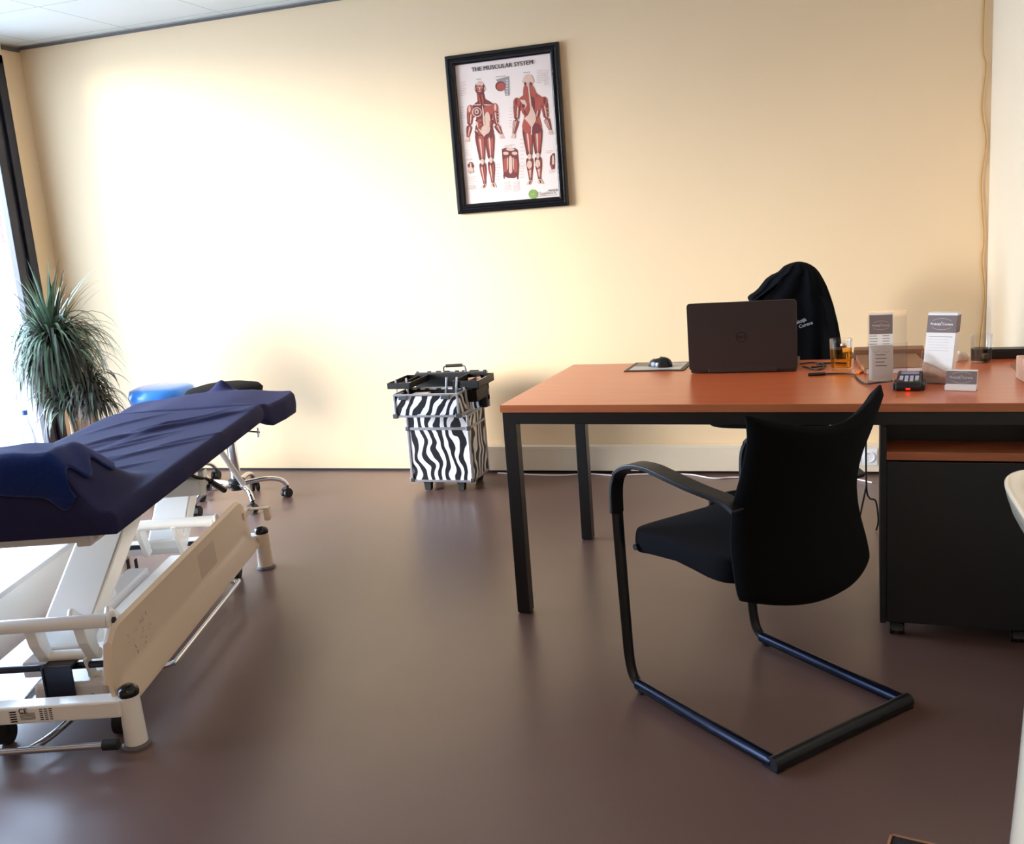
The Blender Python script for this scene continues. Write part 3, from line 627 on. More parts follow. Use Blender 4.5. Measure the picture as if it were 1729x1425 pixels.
tbx = thing('tissue_box', 'pink patterned tissue box cut by the right edge of the photo', 'tissue box', ondesk(.650, -1.70), math.radians(4))
MB().b2((-.052, -.12, 0), (.052, .12, .07)).build('box', 'basket', tbx, bevel=.003)
tumbler('juice_glass', 'small glass of yellow drink on the tan paper pad', .672, -1.43, .028, .085, 'drink', .3, 'tea')
bpy.data.objects['juice_glass'].location.z = .7443

# ------------------------------------------------------------------ visitor chair in front of the desk
th = math.atan2(.665, -.747)-PI/2
vc = thing('visitor_chair', 'black cantilever visitor chair with arms, in front of the desk', 'chair', (-.148, -2.361, 0), th)
side = [(.235, .020), (.268, .038), (.285, .09), (.292, .20), (.300, .375), (.305, .52), (.300, .60), (.272, .645), (.215, .672), (.14, .678), (.06, .668), (-.02, .652), (-.10, .634), (-.145, .615), (-.165, .55)]
for s in (-1, 1):
    a = MB(); pts = smoothpath([(s*(.245-.035*sstep(.05, -.14, y)), y, z) for y, z in side[5:-1]], 5)
    a.ribbon(pts, .048, .014, None, 0) if False else a.sweep(pts, [(-.007, -.024), (.007, -.024), (.007, .024), (-.007, .024)], upv=(0, 0, 1))
    # arm pad swept with its width across the chair
    a = MB(); n = len(pts)
    for i, p in enumerate(pts):
        q0 = pts[max(0, i-1)]; q1 = pts[min(n-1, i+1)]; tt = (q1-q0).normalized(); nn = Vector((0, -tt.z, tt.y)); w = .026 if i > n*.2 else .021
        a.v += [tuple(p+nn*.007+Vector((-w, 0, 0))), tuple(p+nn*.007+Vector((w, 0, 0))), tuple(p-nn*.007+Vector((w, 0, 0))), tuple(p-nn*.007+Vector((-w, 0, 0)))]
    a.f += [(i*4+k, i*4+(k+1) % 4, i*4+4+(k+1) % 4, i*4+4+k) for i in range(n-1) for k in range(4)]+[(0, 1, 2, 3), (n*4-4, n*4-3, n*4-2, n*4-1)]
    a.m += [0]*len(a.f); a.build('armrest', 'black', vc, smooth=50, bevel=.003)
    l_ = MB(); pl2 = smoothpath([(s*.243, y, z) for y, z in side[:6]], 5); n = len(pl2)
    for i, p in enumerate(pl2):
        q0 = pl2[max(0, i-1)]; q1 = pl2[min(n-1, i+1)]; tt = (q1-q0).normalized(); nn = Vector((0, -tt.z, tt.y)); w = .014+.005*i/n; h = .013
        l_.v += [tuple(p+nn*h*math.sin(k*PI/4)+Vector((w*math.cos(k*PI/4), 0, 0))) for k in range(8)]
    l_.f += [(i*8+k, i*8+(k+1) % 8, i*8+8+(k+1) % 8, i*8+8+k) for i in range(n-1) for k in range(8)]+[tuple(range(8)), tuple(range(n*8-8, n*8))]
    l_.m += [0]*len(l_.f); l_.build('leg', 'blackmetal', vc, smooth=50)
    MB().tube([(s*.243, .25, .0215), (s*.241, .0, .0185), (s*.238, -.262, .0185)], .0165, 16).build('floor_rail', 'tube_bluesheen', vc, smooth=50)
    MB().lathe([(.012, 0), (.013, .003), (.011, .006)], (s*.243, .235, 0), 14).build('glide', 'rubber', vc)
    MB().b2((s*.238-.012, -.285, 0), (s*.238+.012, -.235, .006)).build('glide', 'rubber', vc)
MB().tube([(-.252, -.268, .0185), (.252, -.268, .0185)], .0185, 16).b2((-.25, -.285, .004), (.25, -.255, .02)).build('rear_bar', 'blackmetal', vc, smooth=50)
MB().tube([(-.242, .235, .435), (.242, .235, .435)], .009).tube([(-.19, -.10, .45), (.19, -.10, .45)], .009).b2((-.02, -.17, .44), (.02, -.10, .455)).b2((-.03, -.21, .40), (.03, -.155, .47)).build('seat_frame', 'blackmetal', vc, smooth=50)
def pillow(w, d, z0, z1, y0, crown=.012, front=.02):
    def f(u, v):
        a = 2*PI*u; ca, sa = math.cos(a), math.sin(a); p = .14
        rx = abs(ca)**(2*p)*(1 if ca > 0 else -1); ry = abs(sa)**(2*p)*(1 if sa > 0 else -1)
        # v 0..1: bottom centre -> edge -> top centre
        if v < .3: k = v/.3; z = z0; sc2 = k*.97
        elif v < .7: k = (v-.3)/.4; an = -PI/2+k*PI; sc2 = .97+.03*math.cos(an); z = (z0+z1)/2+(z1-z0)/2*math.sin(an)
        else: k = (v-.7)/.3; sc2 = .97*(1-k); z = z1+crown*math.sin(k*PI/2)
        y = ry*d/2*sc2
        z -= front*max(0, (y/(d/2)))**3 if v > .4 else 0
        return (rx*w/2*sc2, y+y0, z)
    return f
_pil = pillow(.472, .425, .405, .484, .073, .010, .010)
def seatf(u, v):
    x, y, z = _pil(u, v); under = .042*math.exp(-((y-.09)/.13)**2)+.018*sstep(.05, -.15, y)
    if v < .5: z += under*(1-max(0, v-.3)/.2)
    return (x, y, z)
sg = MB(); sg.grid(seatf, 56, 26, wrap=True); sg.build('seat', 'chairfab', vc, smooth=70)
def backw(z): # half width by height
    pts = [(.36, .205), (.385, .222), (.41, .230), (.46, .229), (.60, .213), (.70, .207), (.80, .217), (.87, .236)]
    for (a, wa), (b, wb) in zip(pts, pts[1:]):
        if z <= b: k = max(0, (z-a)/(b-a)); return wa+(wb-wa)*k
    return pts[-1][1]
def backc(z): return -.145-.03*((z-.55)/.1 if z > .55 else 0)-.018*sstep(.55, .40, z)*0
def backf(face):
    def f(u, v):
        x = (u*2-1); top = .806+.055*abs(x)**1.7; bot = .357+.035*abs(x)**2.5; z = bot+(top-bot)*v; w = backw(z)
        edge = min(1, min((1-abs(x))/.12, v/.05+.0, (1-v)/.05)); th_ = .020*math.sqrt(max(0, 1-(1-max(0, edge))**2))+.003
        y = -.183+.065*x*x-.075*sstep(.58, .87, z)-.034*(1-sstep(.36, .56, z))
        return (x*w, y+face*th_, z)
    return f
bk = MB(); bk.grid(backf(1), 33, 33); bk.grid(backf(-1), 33, 33)
N = 33; E = [(i, 0) for i in range(N)]+[(N-1, j) for j in range(1, N)]+[(i, N-1) for i in range(N-2, -1, -1)]+[(0, j) for j in range(N-2, 0, -1)]
for (i, j), (k, l) in zip(E, E[1:]+E[:1]): bk.f.append((i*N+j, k*N+l, N*N+k*N+l, N*N+i*N+j)); bk.m.append(0)
bk.build('backrest', 'fabric', vc, smooth=70)

# ------------------------------------------------------------------ office chair behind the desk with a sweater over it
oc = thing('office_swivel_chair', 'black swivel office chair behind the desk with castors', 'chair', (-.17, -.70, 0), math.radians(172))
seat = MB(); seat.grid(pillow(.50, .48, .44, .50, .0), 48, 22, wrap=True); seat.build('seat', 'fabric', oc, smooth=70)
def obk(face):
    def f(u, v):
        x = u*2-1; z = .58+v*.34; w = .16*(1-.12*v)*math.sqrt(1-max(0, (v-.75)/.25)**2*.5)
        return (x*w-.075, -.20+.04*x*x-.02*v+face*.02*(1-x**4), z)
    return f
ob = MB(); ob.grid(obk(1), 20, 20); ob.grid(obk(-1), 20, 20); N = 20
E = [(i, 0) for i in range(N)]+[(N-1, j) for j in range(1, N)]+[(i, N-1) for i in range(N-2, -1, -1)]+[(0, j) for j in range(N-2, 0, -1)]
for (i, j), (k, l) in zip(E, E[1:]+E[:1]): ob.f.append((i*N+j, k*N+l, N*N+k*N+l, N*N+i*N+j)); ob.m.append(0)
ob.build('backrest', 'fabric', oc, smooth=70)
MB().sweep(smoothpath([(0, -.05, .43), (0, -.2, .43), (0, -.285, .50), (0, -.30, .70)]), [(-.006, -.03), (.006, -.03), (.006, .03), (-.006, .03)]).cyl((0, 0, .10), (0, 0, .44), .025).cyl((0, 0, .10), (0, 0, .26), .034).b2((-.1, -.1, .425), (.1, .1, .445)).build('column', 'black', oc, smooth=30)
for s in (-1, 1):
    MB().tube(smoothpath([(s*.20, .0, .43), (s*.285, 0, .46), (s*.30, -.02, .60), (s*.29, -.03, .68)]), .013).grid(lambda u, v, s=s: (s*.29+.032*math.cos(2*PI*u)*math.sin(PI*v), .02+.13*(v*2-1)-.0, .695+.014*math.sin(2*PI*u)*math.sin(PI*v)), 16, 16, wrap=True).build('armrest', 'black', oc, smooth=60)
def star(par, r, z, m1, arm=.02, caz=0, h=.06, cm='black', cr=.024, hub=True):
    if hub: MB().lathe([(.03, z-.03), (.042, z-.02), (.042, z+.025), (.028, z+.035)], n=24).build('hub', cm, par, smooth=40)
    for k in range(5):
        a = caz+k*2*PI/5; c, s = math.cos(a), math.sin(a)
        MB().tube(smoothpath([(.035*c, .035*s, z), (r*.6*c, r*.6*s, z+.008), (r*.88*c, r*.88*s, z-.008), (r*c, r*s, h+.002)], 6), arm, 12, scales=None).build('base_arm', m1, par, smooth=50)
        castor(par, r*c, r*s, cr, h, cm, a+PI/2+.6)
star(oc, .29, .095, 'darksteel', .017, .35)

def arcpoly(): pass
# sweater: hood-like top, shoulders and hanging body around the backrest
sw = thing('black_sweater', 'black hooded sweater with small pale lettering hung over the office chair back', 'sweater', (-.075, -.49, 0), 0)
prof_l = [(.60, -.19), (.80, -.20), (.875, -.195), (.905, -.205), (.925, -.217), (.935, -.212), (.95, -.185), (.965, -.168), (.985, -.152), (1.005, -.135), (1.02, -.112), (1.03, -.085), (1.04, -.074), (1.055, -.058), (1.064, -.036), (1.069, -.014), (1.07, 0)]
prof_r = [(.60, .19), (.66, .182), (.72, .175), (.80, .162), (.875, .145), (.925, .130), (.96, .118), (.99, .104), (1.02, .088), (1.04, .072), (1.055, .052), (1.064, .034), (1.069, .014), (1.07, .003)]
def itp(P, z):
    for (a, x), (b, y) in zip(P, P[1:]):
        if z <= b: return x+(y-x)*max(0, (z-a)/(b-a))
    return P[-1][1]
def swf(u, v):
    z = .60+.47*(1-(1-v)**1.5); a = 2*PI*u; x0, x1 = itp(prof_l, z), itp(prof_r, z); cx, w = (x0+x1)/2, (x1-x0)/2
    ca, sa = math.cos(a), math.sin(a); sx = abs(ca)**.8*(1 if ca > 0 else -1)
    dep = (.075+.02*(1-v))*min(1, w/.10+.15)
    fold = (.010*math.sin(7*a+3*v)*(1-v*.5)+.007*math.sin(13*a-5*v))*min(1, (1-v)*4)
    return (cx+sx*w, sa*(dep+fold)+.01, z)
swm = MB(); swm.grid(swf, 96, 50, wrap=True); swm.f.append(tuple(i*50+49 for i in range(96))); swm.m.append(0)
swm.build('body', 'hoodie', sw, smooth=80)
def hoodf(u, v):
    a = -PI*.9+2*PI*.9*u; t2 = v
    c0 = Vector((-.195, -.045, .925)).lerp(Vector((-.09, -.055, 1.0)), t2)
    r = .022+.035*math.sin(PI*min(1, t2*.8+.1))
    return (c0.x+r*math.cos(a)*.6, c0.y+r*math.sin(a)*.55, c0.z+r*math.cos(a)*.8*.5-.015)
MB().grid(hoodf, 24, 16).build('collar_fold', 'hoodie', sw, smooth=80, solid=.006)
tx = MB(); ca_ = math.cos(math.radians(17)); sa_ = math.sin(math.radians(17))
for s, dz, x0 in (('Praktijk', .010, .006), ('Curens', -.011, .027)):
    text(tx, s, .020, lambda a, b, c, dz=dz, x0=x0: (x0+a*ca_-(b+dz)*sa_, -.1005, .812+x0*sa_+a*sa_+(b+dz)*ca_), 0, .0003)
tx.build('lettering', 'ziplogo', sw, normals=False, solid=.001)

# ------------------------------------------------------------------ zebra trolley case
zc = thing('trolley_case', 'zebra-print beauty trolley case with open black trays by the back wall', 'trolley case', (-1.838, -.42, 0), math.radians(-1))
# body: local x -.166..+.166, y 0..0.22
W = .166
b_ = MB().b2((-W, 0, .06), (W, .235, .40)); b_.b2((-W+.01, .19, .40), (W, .235, .47)); b_.build('body', 'zebra', zc)
ed = MB()
for x in (-W, W):
    for y in (0, .235): ed.b2((x-.006, y-.006, .055), (x+.006, y+.006, .405 if y == 0 else .47))
for z in (.06, .335, .40):
    hh = .006 if z != .335 else .007
    for y in (0, .235): ed.b2((-W-.004, y-.005, z-hh), (W+.004, y+.005, z+hh))
    for x in (-W, W): ed.b2((x-.005, 0, z-hh), (x+.005, .235, z+hh))
ed.build('edge_profile', 'alu', zc, bevel=.0015)
for x in (-W, W):
    for z in (.066, .335):
        MB().box((x, -.001, z), (.022, .018, .022)).build('corner_guard', 'steel', zc, bevel=.003)
for x in (-.095, .09):
    MB().prism([(x-.022, .055), (x+.022, .055), (x+.017, .004), (x-.017, .004)], .02, .05).build('foot', 'rubber', zc, bevel=.003)
MB().cyl((-.13, .225, .03), (-.10, .225, .03), .03).cyl((.10, .225, .03), (.13, .225, .03), .03).cyl((-.13, .225, .03), (.13, .225, .03), .008).build('wheel', 'rubber', zc, smooth=30)
# open top drawer, swung forward and up
dx0, dx1, dy0, dy1, dz0, dz1 = -.16, .175, -.135, .05, .428, .535
dr = MB()
dr.b2((dx0, dy0, dz0), (dx1, dy0+.008, dz1)); dr.b2((dx0, dy1-.008, dz0), (dx1, dy1, dz1)); dr.b2((dx0, dy0, dz0), (dx0+.008, dy1, dz1)); dr.b2((dx1-.008, dy0, dz0), (dx1, dy1, dz1)); dr.b2((dx0, dy0, dz0), (dx1, dy1, dz0+.008))
drw = dr.build('drawer', 'zebra2', zc)
ln = MB(); e1, e2 = .0085, .0105
ln.b2((dx0+e1, dy0+e1, dz0+.0085), (dx1-e1, dy0+e2, dz1-.006)).b2((dx0+e1, dy1-e2, dz0+.0085), (dx1-e1, dy1-e1, dz1-.006)).b2((dx0+e1, dy0+e1, dz0+.0085), (dx0+e2, dy1-e1, dz1-.006)).b2((dx1-e2, dy0+e1, dz0+.0085), (dx1-e1, dy1-e1, dz1-.006)).b2((dx0+e1, dy0+e1, dz0+.0082), (dx1-e1, dy1-e1, dz0+.010))
ln.build('lining', 'rubber', drw)
de = MB()
for z in (dz0, dz1):
    for y in (dy0, dy1): de.b2((dx0-.005, y-.005, z-.005), (dx1+.005, y+.005, z+.005))
    for x in (dx0, dx1): de.b2((x-.005, dy0, z-.005), (x+.005, dy1, z+.005))
for x in (dx0, dx1): de.b2((x-.005, dy0-.005, dz0), (x+.005, dy0+.005, dz1)); de.b2((x-.005, dy1-.005, dz0), (x+.005, dy1+.005, dz1))
de.build('drawer_edge', 'alu', drw, bevel=.001)
for x in (-.11, .115): MB().b2((x-.024, dy0-.012, dz1-.022), (x+.024, dy0-.004, dz1-.002)).build('latch', 'steel', drw, bevel=.002)
for x in (dx0, dx1): MB().box((x, dy0, dz0+.002), (.026, .022, .022)).build('corner_guard', 'steel', drw, bevel=.002)
# black cantilever trays
def tray(x0, x1, y0, y1, z, h, tilt=0):
    t = MB()
    for a, b in (((x0, y0, z), (x1, y0+.004, z+h)), ((x0, y1-.004, z), (x1, y1, z+h)), ((x0, y0, z), (x0+.004, y1, z+h)), ((x1-.004, y0, z), (x1, y1, z+h)), ((x0, y0, z), (x1, y1, z+.004))): t.b2(a, b)
    t.b2(((x0+x1)/2-.002, y0, z), ((x0+x1)/2+.002, y1, z+h*.8))
    return t.build('tray', 'black', zc)
tray(-.228, -.105, -.06, .19, .553, .030)
tray(.115, .255, -.04, .19, .545, .038)
tray(.13, .225, .0, .17, .47, .06)
lidm = MB().b2((-.19, .20, .40), (.20, .235, .588)); lidm.build('lid', 'black', zc, bevel=.004)
MB().b2((-.195, .236, .40), (.205, .243, .592)).build('lid_shell', 'zebra2', zc)
hnd = MB(); hnd.tube(smoothpath([(-.03, .22, .588), (-.03, .22, .608), (-.022, .22, .618), (.06, .22, .622), (.085, .22, .618), (.092, .22, .606), (.092, .22, .588)]), .0055); ho = hnd.build('handle', 'chrome', zc, smooth=50)
MB().tube([(-.015, .22, .6205), (.075, .22, .6225)], .009).build('grip', 'black', ho, smooth=50)
for x in (-.185, -.125, .085, .14):
    MB().box((x, -.045, .555), (.010, .003, .10), rot=(math.radians(8 if x > 0 else -2), 'Y')).build('tray_arm', 'alu', zc, bevel=.001)
MB().box((.185, -.043, .50), (.012, .003, .11), rot=(math.radians(-8), 'Y')).build('tray_arm', 'alu', zc, bevel=.001)
# contents that lie in the trays
def small(name, mb, mt_, label, cat): return tag(mb.build(name, mt_, smooth=40), label, cat)
zo = Vector((-1.838, -.42, 0))
small('bandage_roll', MB().cyl(zo+Vector((.15, .10, .562)), zo+Vector((.205, .13, .562)), .012), 'skin_t', 'orange-tan bandage roll in the right tray of the trolley case', 'bandage')
small('white_tube', MB().cyl(zo+Vector((.232, .0, .563)), zo+Vector((.236, .14, .565)), .012, r2=.010), 'plastwhite', 'white tube leaning in the right tray of the trolley case', 'tube')
small('plaster_packet', MB().b2(zo+Vector((-.21, .0, .5575)), zo+Vector((-.175, .05, .566))), 'plastwhite', 'small white packet in the left tray of the trolley case', 'packet')
small('tape_card', MB().b2(zo+Vector((-.155, .02, .5575)), zo+Vector((-.12, .06, .568))), 'plastwhite', 'white card beside the divider in the left tray of the trolley case', 'card')
small('cotton_pack', MB().b2(zo+Vector((-.10, -.09, .4385)), zo+Vector((-.02, .0, .525))), 'palepr', 'pale grey pack standing in the open zebra drawer', 'packet')

# ------------------------------------------------------------------ treatment couch
CA = math.radians(16.5); CO = Vector((-2.284, -2.30, 0))
tc_ = thing('treatment_couch', 'white height-adjustable physiotherapy couch with a dark navy fitted cover', 'treatment couch', CO, CA)
ridges = []
for x0, y0, ang, L, h, wd in ((.05, .55, 62, .55, .010, .016), (.13, .52, 60, .62, .011, .017), (-.03, .35, 60, .5, .009, .015), (.16, .05, 58, .45, .008, .014), (-.10, .30, 64, .6, .009, .016), (-.18, .10, 66, .5, .007, .014), (.02, -.05, 55, .4, .008, .013), (-.15, .62, 68, .4, .007, .018), (.22, .62, 60, .3, .006, .014), (.24, .2, 60, .35, .007, .013), (-.02, .12, 58, .5, .007, .012), (-.20, -.15, 62, .4, .006, .014), (.1, -.2, 50, .3, .007, .012), (.04, .25, 63, .35, .008, .012)):
    a = math.radians(ang); ridges.append((x0, y0, math.cos(a), math.sin(a), L/2, h, wd))
def wr(x, y):
    z = 0
    for x0, y0, c, s, L, h, wd in ridges:
        dx, dy = x-x0, y-y0; al = dx*c+dy*s; ac = -dx*s+dy*c+.03*math.sin(al*9)
        if abs(al) < L*1.2 and abs(ac) < wd*4:
            z += h*math.exp(-(ac/wd)**2)*math.cos(min(1, abs(al)/(L*1.2))*PI/2)**1.2
    return z
def cw_(y):
    pts = [(-.69, .325), (.78, .33), (.84, .322), (.88, .335), (1.05, .365), (1.2, .375), (1.30, .345), (1.38, .28), (1.45, .18), (1.475, .12)]
    for (a, wa), (b, wb) in zip(pts, pts[1:]):
        if y <= b: k = max(0, (y-a)/(b-a)); return wa+(wb-wa)*k
    return pts[-1][1]
def czt(x, y):
    z = .668
    z += .158*(1-sstep(-.56, -.22, y))*(1-sstep(.17, .30, abs(x)))
    z -= .010*math.exp(-((y-.845)/.015)**2)
    z += -.02*sstep(.84, .95, y)*sstep(.1, .33, abs(x))
    z += .055*math.exp(-((x+.0)/.045)**2-((y-1.36)/.035)**2)
    z -= .03*sstep(1.25, 1.47, y)
    z += .007*math.sin(y*7+x*5)*math.sin(x*9)*.4
    return z+(wr(x, y) if y < .82 else 0)
def czb(x, y): return .603-.045*sstep(.82, .92, y)*sstep(.2, .34, abs(x))+.02*sstep(1.2, 1.45, y)
NR = 104
def ringpt(k, y, sh=0):
    w = cw_(y)-sh; top = 60; side_ = 8; bot = NR-top-2*side_
    if k < top:
        x = -w+2*w*k/(top-1); e = min(1, (w-abs(x))/.02); z = czt(x, y)-(1-math.sqrt(max(0, 1-(1-e)**2)))*.014-sh*.6
    elif k < top+side_:
        j = (k-top+1)/(side_+1); zt, zb = czt(w, y)-.014-sh*.6, czb(w, y)+sh*.5; z = zt+(zb-zt)*j; x = w+.004*math.sin(j*PI)+.003*math.sin(y*30)*j
    elif k < top+side_+bot:
        j = (k-top-side_)/(bot-1); x = w-2*w*j-.002; z = czb(x, y)+sh*.5
    else:
        j = (k-top-side_-bot+1)/(side_+1); zt, zb = czt(-w, y)-.014-sh*.6, czb(-w, y)+sh*.5; z = zb+(zt-zb)*j; x = -w-.004*math.sin(j*PI)
    return (x, y, z)
cv = MB(); ys = [(-.69, .012), (-.686, .005)]+[(-.68+(1.47+.68)*i/210, 0) for i in range(211)]+[(1.474, .008), (1.478, .02)]
for y, sh in ys: cv.v += [ringpt(k, y, sh) for k in range(NR)]
cv.f = [(i*NR+k, i*NR+(k+1) % NR, (i+1)*NR+(k+1) % NR, (i+1)*NR+k) for i in range(len(ys)-1) for k in range(NR)]
def endcap(base, y):   # quad strip between top and bottom
    n = NR//2
    for i in range(30): pass
cv.f += [tuple(range(NR)), tuple(range((len(ys)-1)*NR, len(ys)*NR))]; cv.m = [0]*len(cv.f)
cv.build('fitted_cover', 'navy', tc_, smooth=60)
# towel
def twf(u, v):
    x = -.37+.60*u+.012*math.sin(v*17)*u; hem = .012*math.sin(u*9)+.05*math.exp(-((x-.21)/.035)**2)
    # path along the couch: near hem, up the end face, over the top, down to the cover
    S = v
    if S < .22:
        k = S/.22; zt = czt(x, -.66)+.006; z0 = .735-hem*.9+.0; z = z0+(zt-.012-z0)*k; y = -.699-.006*math.sin(k*PI)
    else:
        k = (S-.22)/.78; far = -.40-.02*math.sin(u*6); y = -.694+(far+.694)*k; z = czt(x, y)+.009+.003*math.sin(x*40+y*25)*math.sin(y*31)
        if k < .05: z -= .010*(1-k/.05)
    if x < -.325:
        d = abs(x)-.325; z -= d*1.6; x = math.copysign(.325+min(d, .016), x) if d > .016 else x
    return (x, y, z)
tw = MB(); tw.grid(twf, 74, 60)
tag(tw.build('towel', 'towel', smooth=70, solid=.005, loc=CO, rotz=CA), 'dark blue terry towel draped over the near end of the couch', 'towel')
# base
EY = .70
def endframe(y, s):
    MB().b2((-.29, y-.028, .098), (.275, y+.028, .148)).build('cross_beam', 'white', tc_, bevel=.006)
    for x in (-.30, .292):
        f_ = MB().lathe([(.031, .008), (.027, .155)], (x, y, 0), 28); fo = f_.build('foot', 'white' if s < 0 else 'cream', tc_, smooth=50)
        MB().lathe([(.040, 0), (.040, .006), (.032, .010), (.031, .012)], (x, y, 0), 28).build('floor_pad', 'greyrubber', fo, smooth=50)
        MB().lathe([(.0275, .152), (.029, .160), (.026, .172), (.014, .180), (0, .181)], (x, y, 0), 28).build('cap', 'glossblack', fo, smooth=60)
endframe(-EY, -1); endframe(EY, 1)
# long side panels (folded sheet)
def panel(s):
    P = MB(); sec = [(.228, .318), (.240, .328), (.252, .318), (.258, .20), (.262, .178), (.291, .124), (.291, .110), (.283, .104), (.251, .160), (.246, .20), (.240, .31)]
    ns = 40; k = len(sec)
    for i in range(ns+1):
        y = -.70+1.37*i/ns
        f1 = math.sqrt(max(0, min(1, (y+.70)/.10))*(2-min(1, (y+.70)/.10))); f2 = math.sqrt(max(0, min(1, (.67-y)/.10))*(2-min(1, (.67-y)/.10)))
        q = min(f1, f2)
        for x, z in sec:
            zz = .112+(z-.112)*(.35+.65*q) if z > .112 else z
            P.v.append((s*x, y, zz))
    P.f = [(i*k+a, i*k+(a+1) % k, (i+1)*k+(a+1) % k, (i+1)*k+a) for i in range(ns) for a in range(k)]+[tuple(range(k)), tuple(range(ns*k, ns*k+k))]
    P.m = [0]*len(P.f)
    po = P.build('side_panel', 'cream' if s > 0 else 'white', tc_, smooth=35)  # near panel gets the warm-shaded white, far panel the plain one
    return po
po = panel(1); panel(-1)
st = MB(); st.add([(.2537, .05, .285), (.2537, .23, .285), (.2585, .23, .195), (.2585, .05, .195)], [(0, 1, 2, 3)])
st.build('label_sticker', mat('faded_sticker', (206, 186, 168), .6, var=.05), po, normals=False)
scf = MB(); r2 = random.Random(3)
for i in range(34):
    y = -.58+r2.random()*.17; z = .20+r2.random()*.085; xx = .2535+(.30-z)*.035+.0022
    a, b_2 = r2.uniform(.001, .004), r2.uniform(.002, .011)
    scf.add([(xx, y, z), (xx, y+a, z), (xx+.0005, y+a, z-b_2), (xx+.0005, y, z-b_2)], [(0, 1, 2, 3)])
tag(scf.build('scuff_marks', 'greyink', po, normals=False), kind='stuff')
# label with CE mark on near cross beam
lb = MB(); place = lambda x, z: (x, -EY-.0288, z)
text(lb, 'CE', .020, lambda a, b, c: place(a-.010+.02, b+.137), 0, .0004)
for i in range(6):
    lb.add([place(.0, .112+i*.0035), place(.042, .112+i*.0035), place(.042, .1135+i*.0035), place(.0, .1135+i*.0035)], [(0, 1, 2, 3)])
for i in range(6):
    for j in range(3): lb.add([place(.055+j*.013, .108+i*.006), place(.064+j*.013, .108+i*.006), place(.064+j*.013, .111+i*.006), place(.055+j*.013, .111+i*.006)], [(0, 1, 2, 3)])
for i in range(5): lb.add([place(-.030, .106+i*.007), place(-.010, .106+i*.007), place(-.008, .110+i*.007), place(-.026, .110+i*.007)], [(0, 1, 2, 3)])
lb.build('rating_plate', 'ink', tc_, normals=False)
# pivot tubes with lugs and bolts
def pivot(y, z, x0=-.24, x1=.222, r=.020):
    pv = MB().cyl((x0, y, z), (x1, y, z), r, 24); pvo = pv.build('pivot_tube', 'white', tc_, smooth=50)
    for x in (x0-.008, x1+.008):
        MB().prism([(y-.018, .20), (y+.030, .20), (y+.022, z+.01), (y+.012, z+.024), (y-.012, z+.024), (y-.022, z+.01)], x-.005, x+.005, plane='yz').build('lug', 'white', pvo, bevel=.002)
    for xa in (x1+.013, x0-.020): MB().cyl((xa, y, z), (xa+.007, y, z), .009, 12).build('bolt', 'darksteel', pvo, smooth=30)
pivot(-.60, .330); pivot(.36, .318)
# lower torsion rods, motor bracket
MB().cyl((-.21, -.54, .175), (.235, -.54, .175), .010, 16).build('control_rod', 'darksteel', tc_, smooth=40)
MB().cyl((-.21, .50, .19), (.24, .50, .19), .009, 16).build('control_rod', 'darksteel', tc_, smooth=40)
MB().b2((.0, -.575, .185), (.085, -.53, .195)).b2((.0, -.585, .09), (.085, -.577, .195)).b2((.0, -.59, .09), (.006, -.53, .195)).build('motor_bracket', 'darksteel', tc_, bevel=.002)
MB().prism([(-.56, .20), (-.53, .20), (-.50, .13), (-.515, .12), (-.535, .13)], .11, .118, plane='yz').cyl((.10, -.515, .135), (.135, -.515, .135), .009).build('crank_lever', 'white', tc_, smooth=30)
for a, b in (((.19, -.60, .10), (.23, -.52, .20)), ((-.23, -.60, .10), (-.19, -.52, .20)), ((.17, .44, .10), (.21, .54, .24))): MB().b2(a, b).build('bearing_block', 'white', tc_, bevel=.003)
# scissor arms: broad tapered sheet arms rising away from the camera
def arm(p0, p1, w0, w1, x, th_=.045):
    a = Vector(p0); b = Vector(p1); d = (b-a).normalized(); n = Vector((-d.y, d.x))
    poly = [a+n*w0, b+n*w1, b-n*w1, a-n*w0]
    MB().prism([tuple(p) for p in poly], x-th_, x+th_, plane='yz').build('lift_arm', 'white', tc_, bevel=.008)
arm((-.50, .20), (.10, .53), .030, .045, .02, .075)
arm((.44, .21), (.78, .50), .030, .042, .0, .07)
arm((-.30, .16), (-.48, .30), .02, .03, .16, .01); arm((-.30, .16), (-.48, .30), .02, .03, .05, .01)
for x in (-.02, .12):
    MB().prism([(-.60, .32), (-.545, .32), (-.535, .26), (-.515, .20), (-.545, .195), (-.585, .26)], x-.004, x+.028, plane='yz').build('hinge_plate', 'white', tc_, bevel=.003)
    MB().prism([(.34, .31), (.40, .31), (.42, .24), (.44, .19), (.40, .18), (.37, .24)], x-.06, x-.04, plane='yz').build('hinge_plate', 'white', tc_, bevel=.003)
MB().cyl((-.01, -.53, .205), (.15, -.53, .205), .016).build('hinge_tube', 'white', tc_, smooth=40)
MB().b2((-.055, -.55, .06), (.16, .58, .125)).build('lower_beam', 'white', tc_, bevel=.012)
MB().b2((-.15, -.42, .09), (-.07, .40, .14)).cyl((-.11, -.30, .145), (-.11, .12, .145), .034).build('lift_motor', 'plastwhite', tc_, bevel=.006, smooth=30)
MB().b2((-.22, -.62, .555), (-.18, 1.2, .60)).b2((.18, -.62, .555), (.22, 1.2, .60)).b2((-.22, -.60, .56), (.22, -.56, .60)).b2((-.22, .10, .56), (.22, .16, .60)).b2((-.22, .74, .56), (.22, .79, .60)).build('top_frame', 'white', tc_, bevel=.004)
MB().b2((-.05, .05, .50), (.30, .10, .56)).b2((.295, .055, .50), (.315, .095, .585)).build('hinge_bracket', 'white', tc_, bevel=.004)
MB().cyl((.317, .075, .52), (.328, .075, .52), .012, 14).build('bracket_bolt', 'darksteel', tc_, smooth=30)
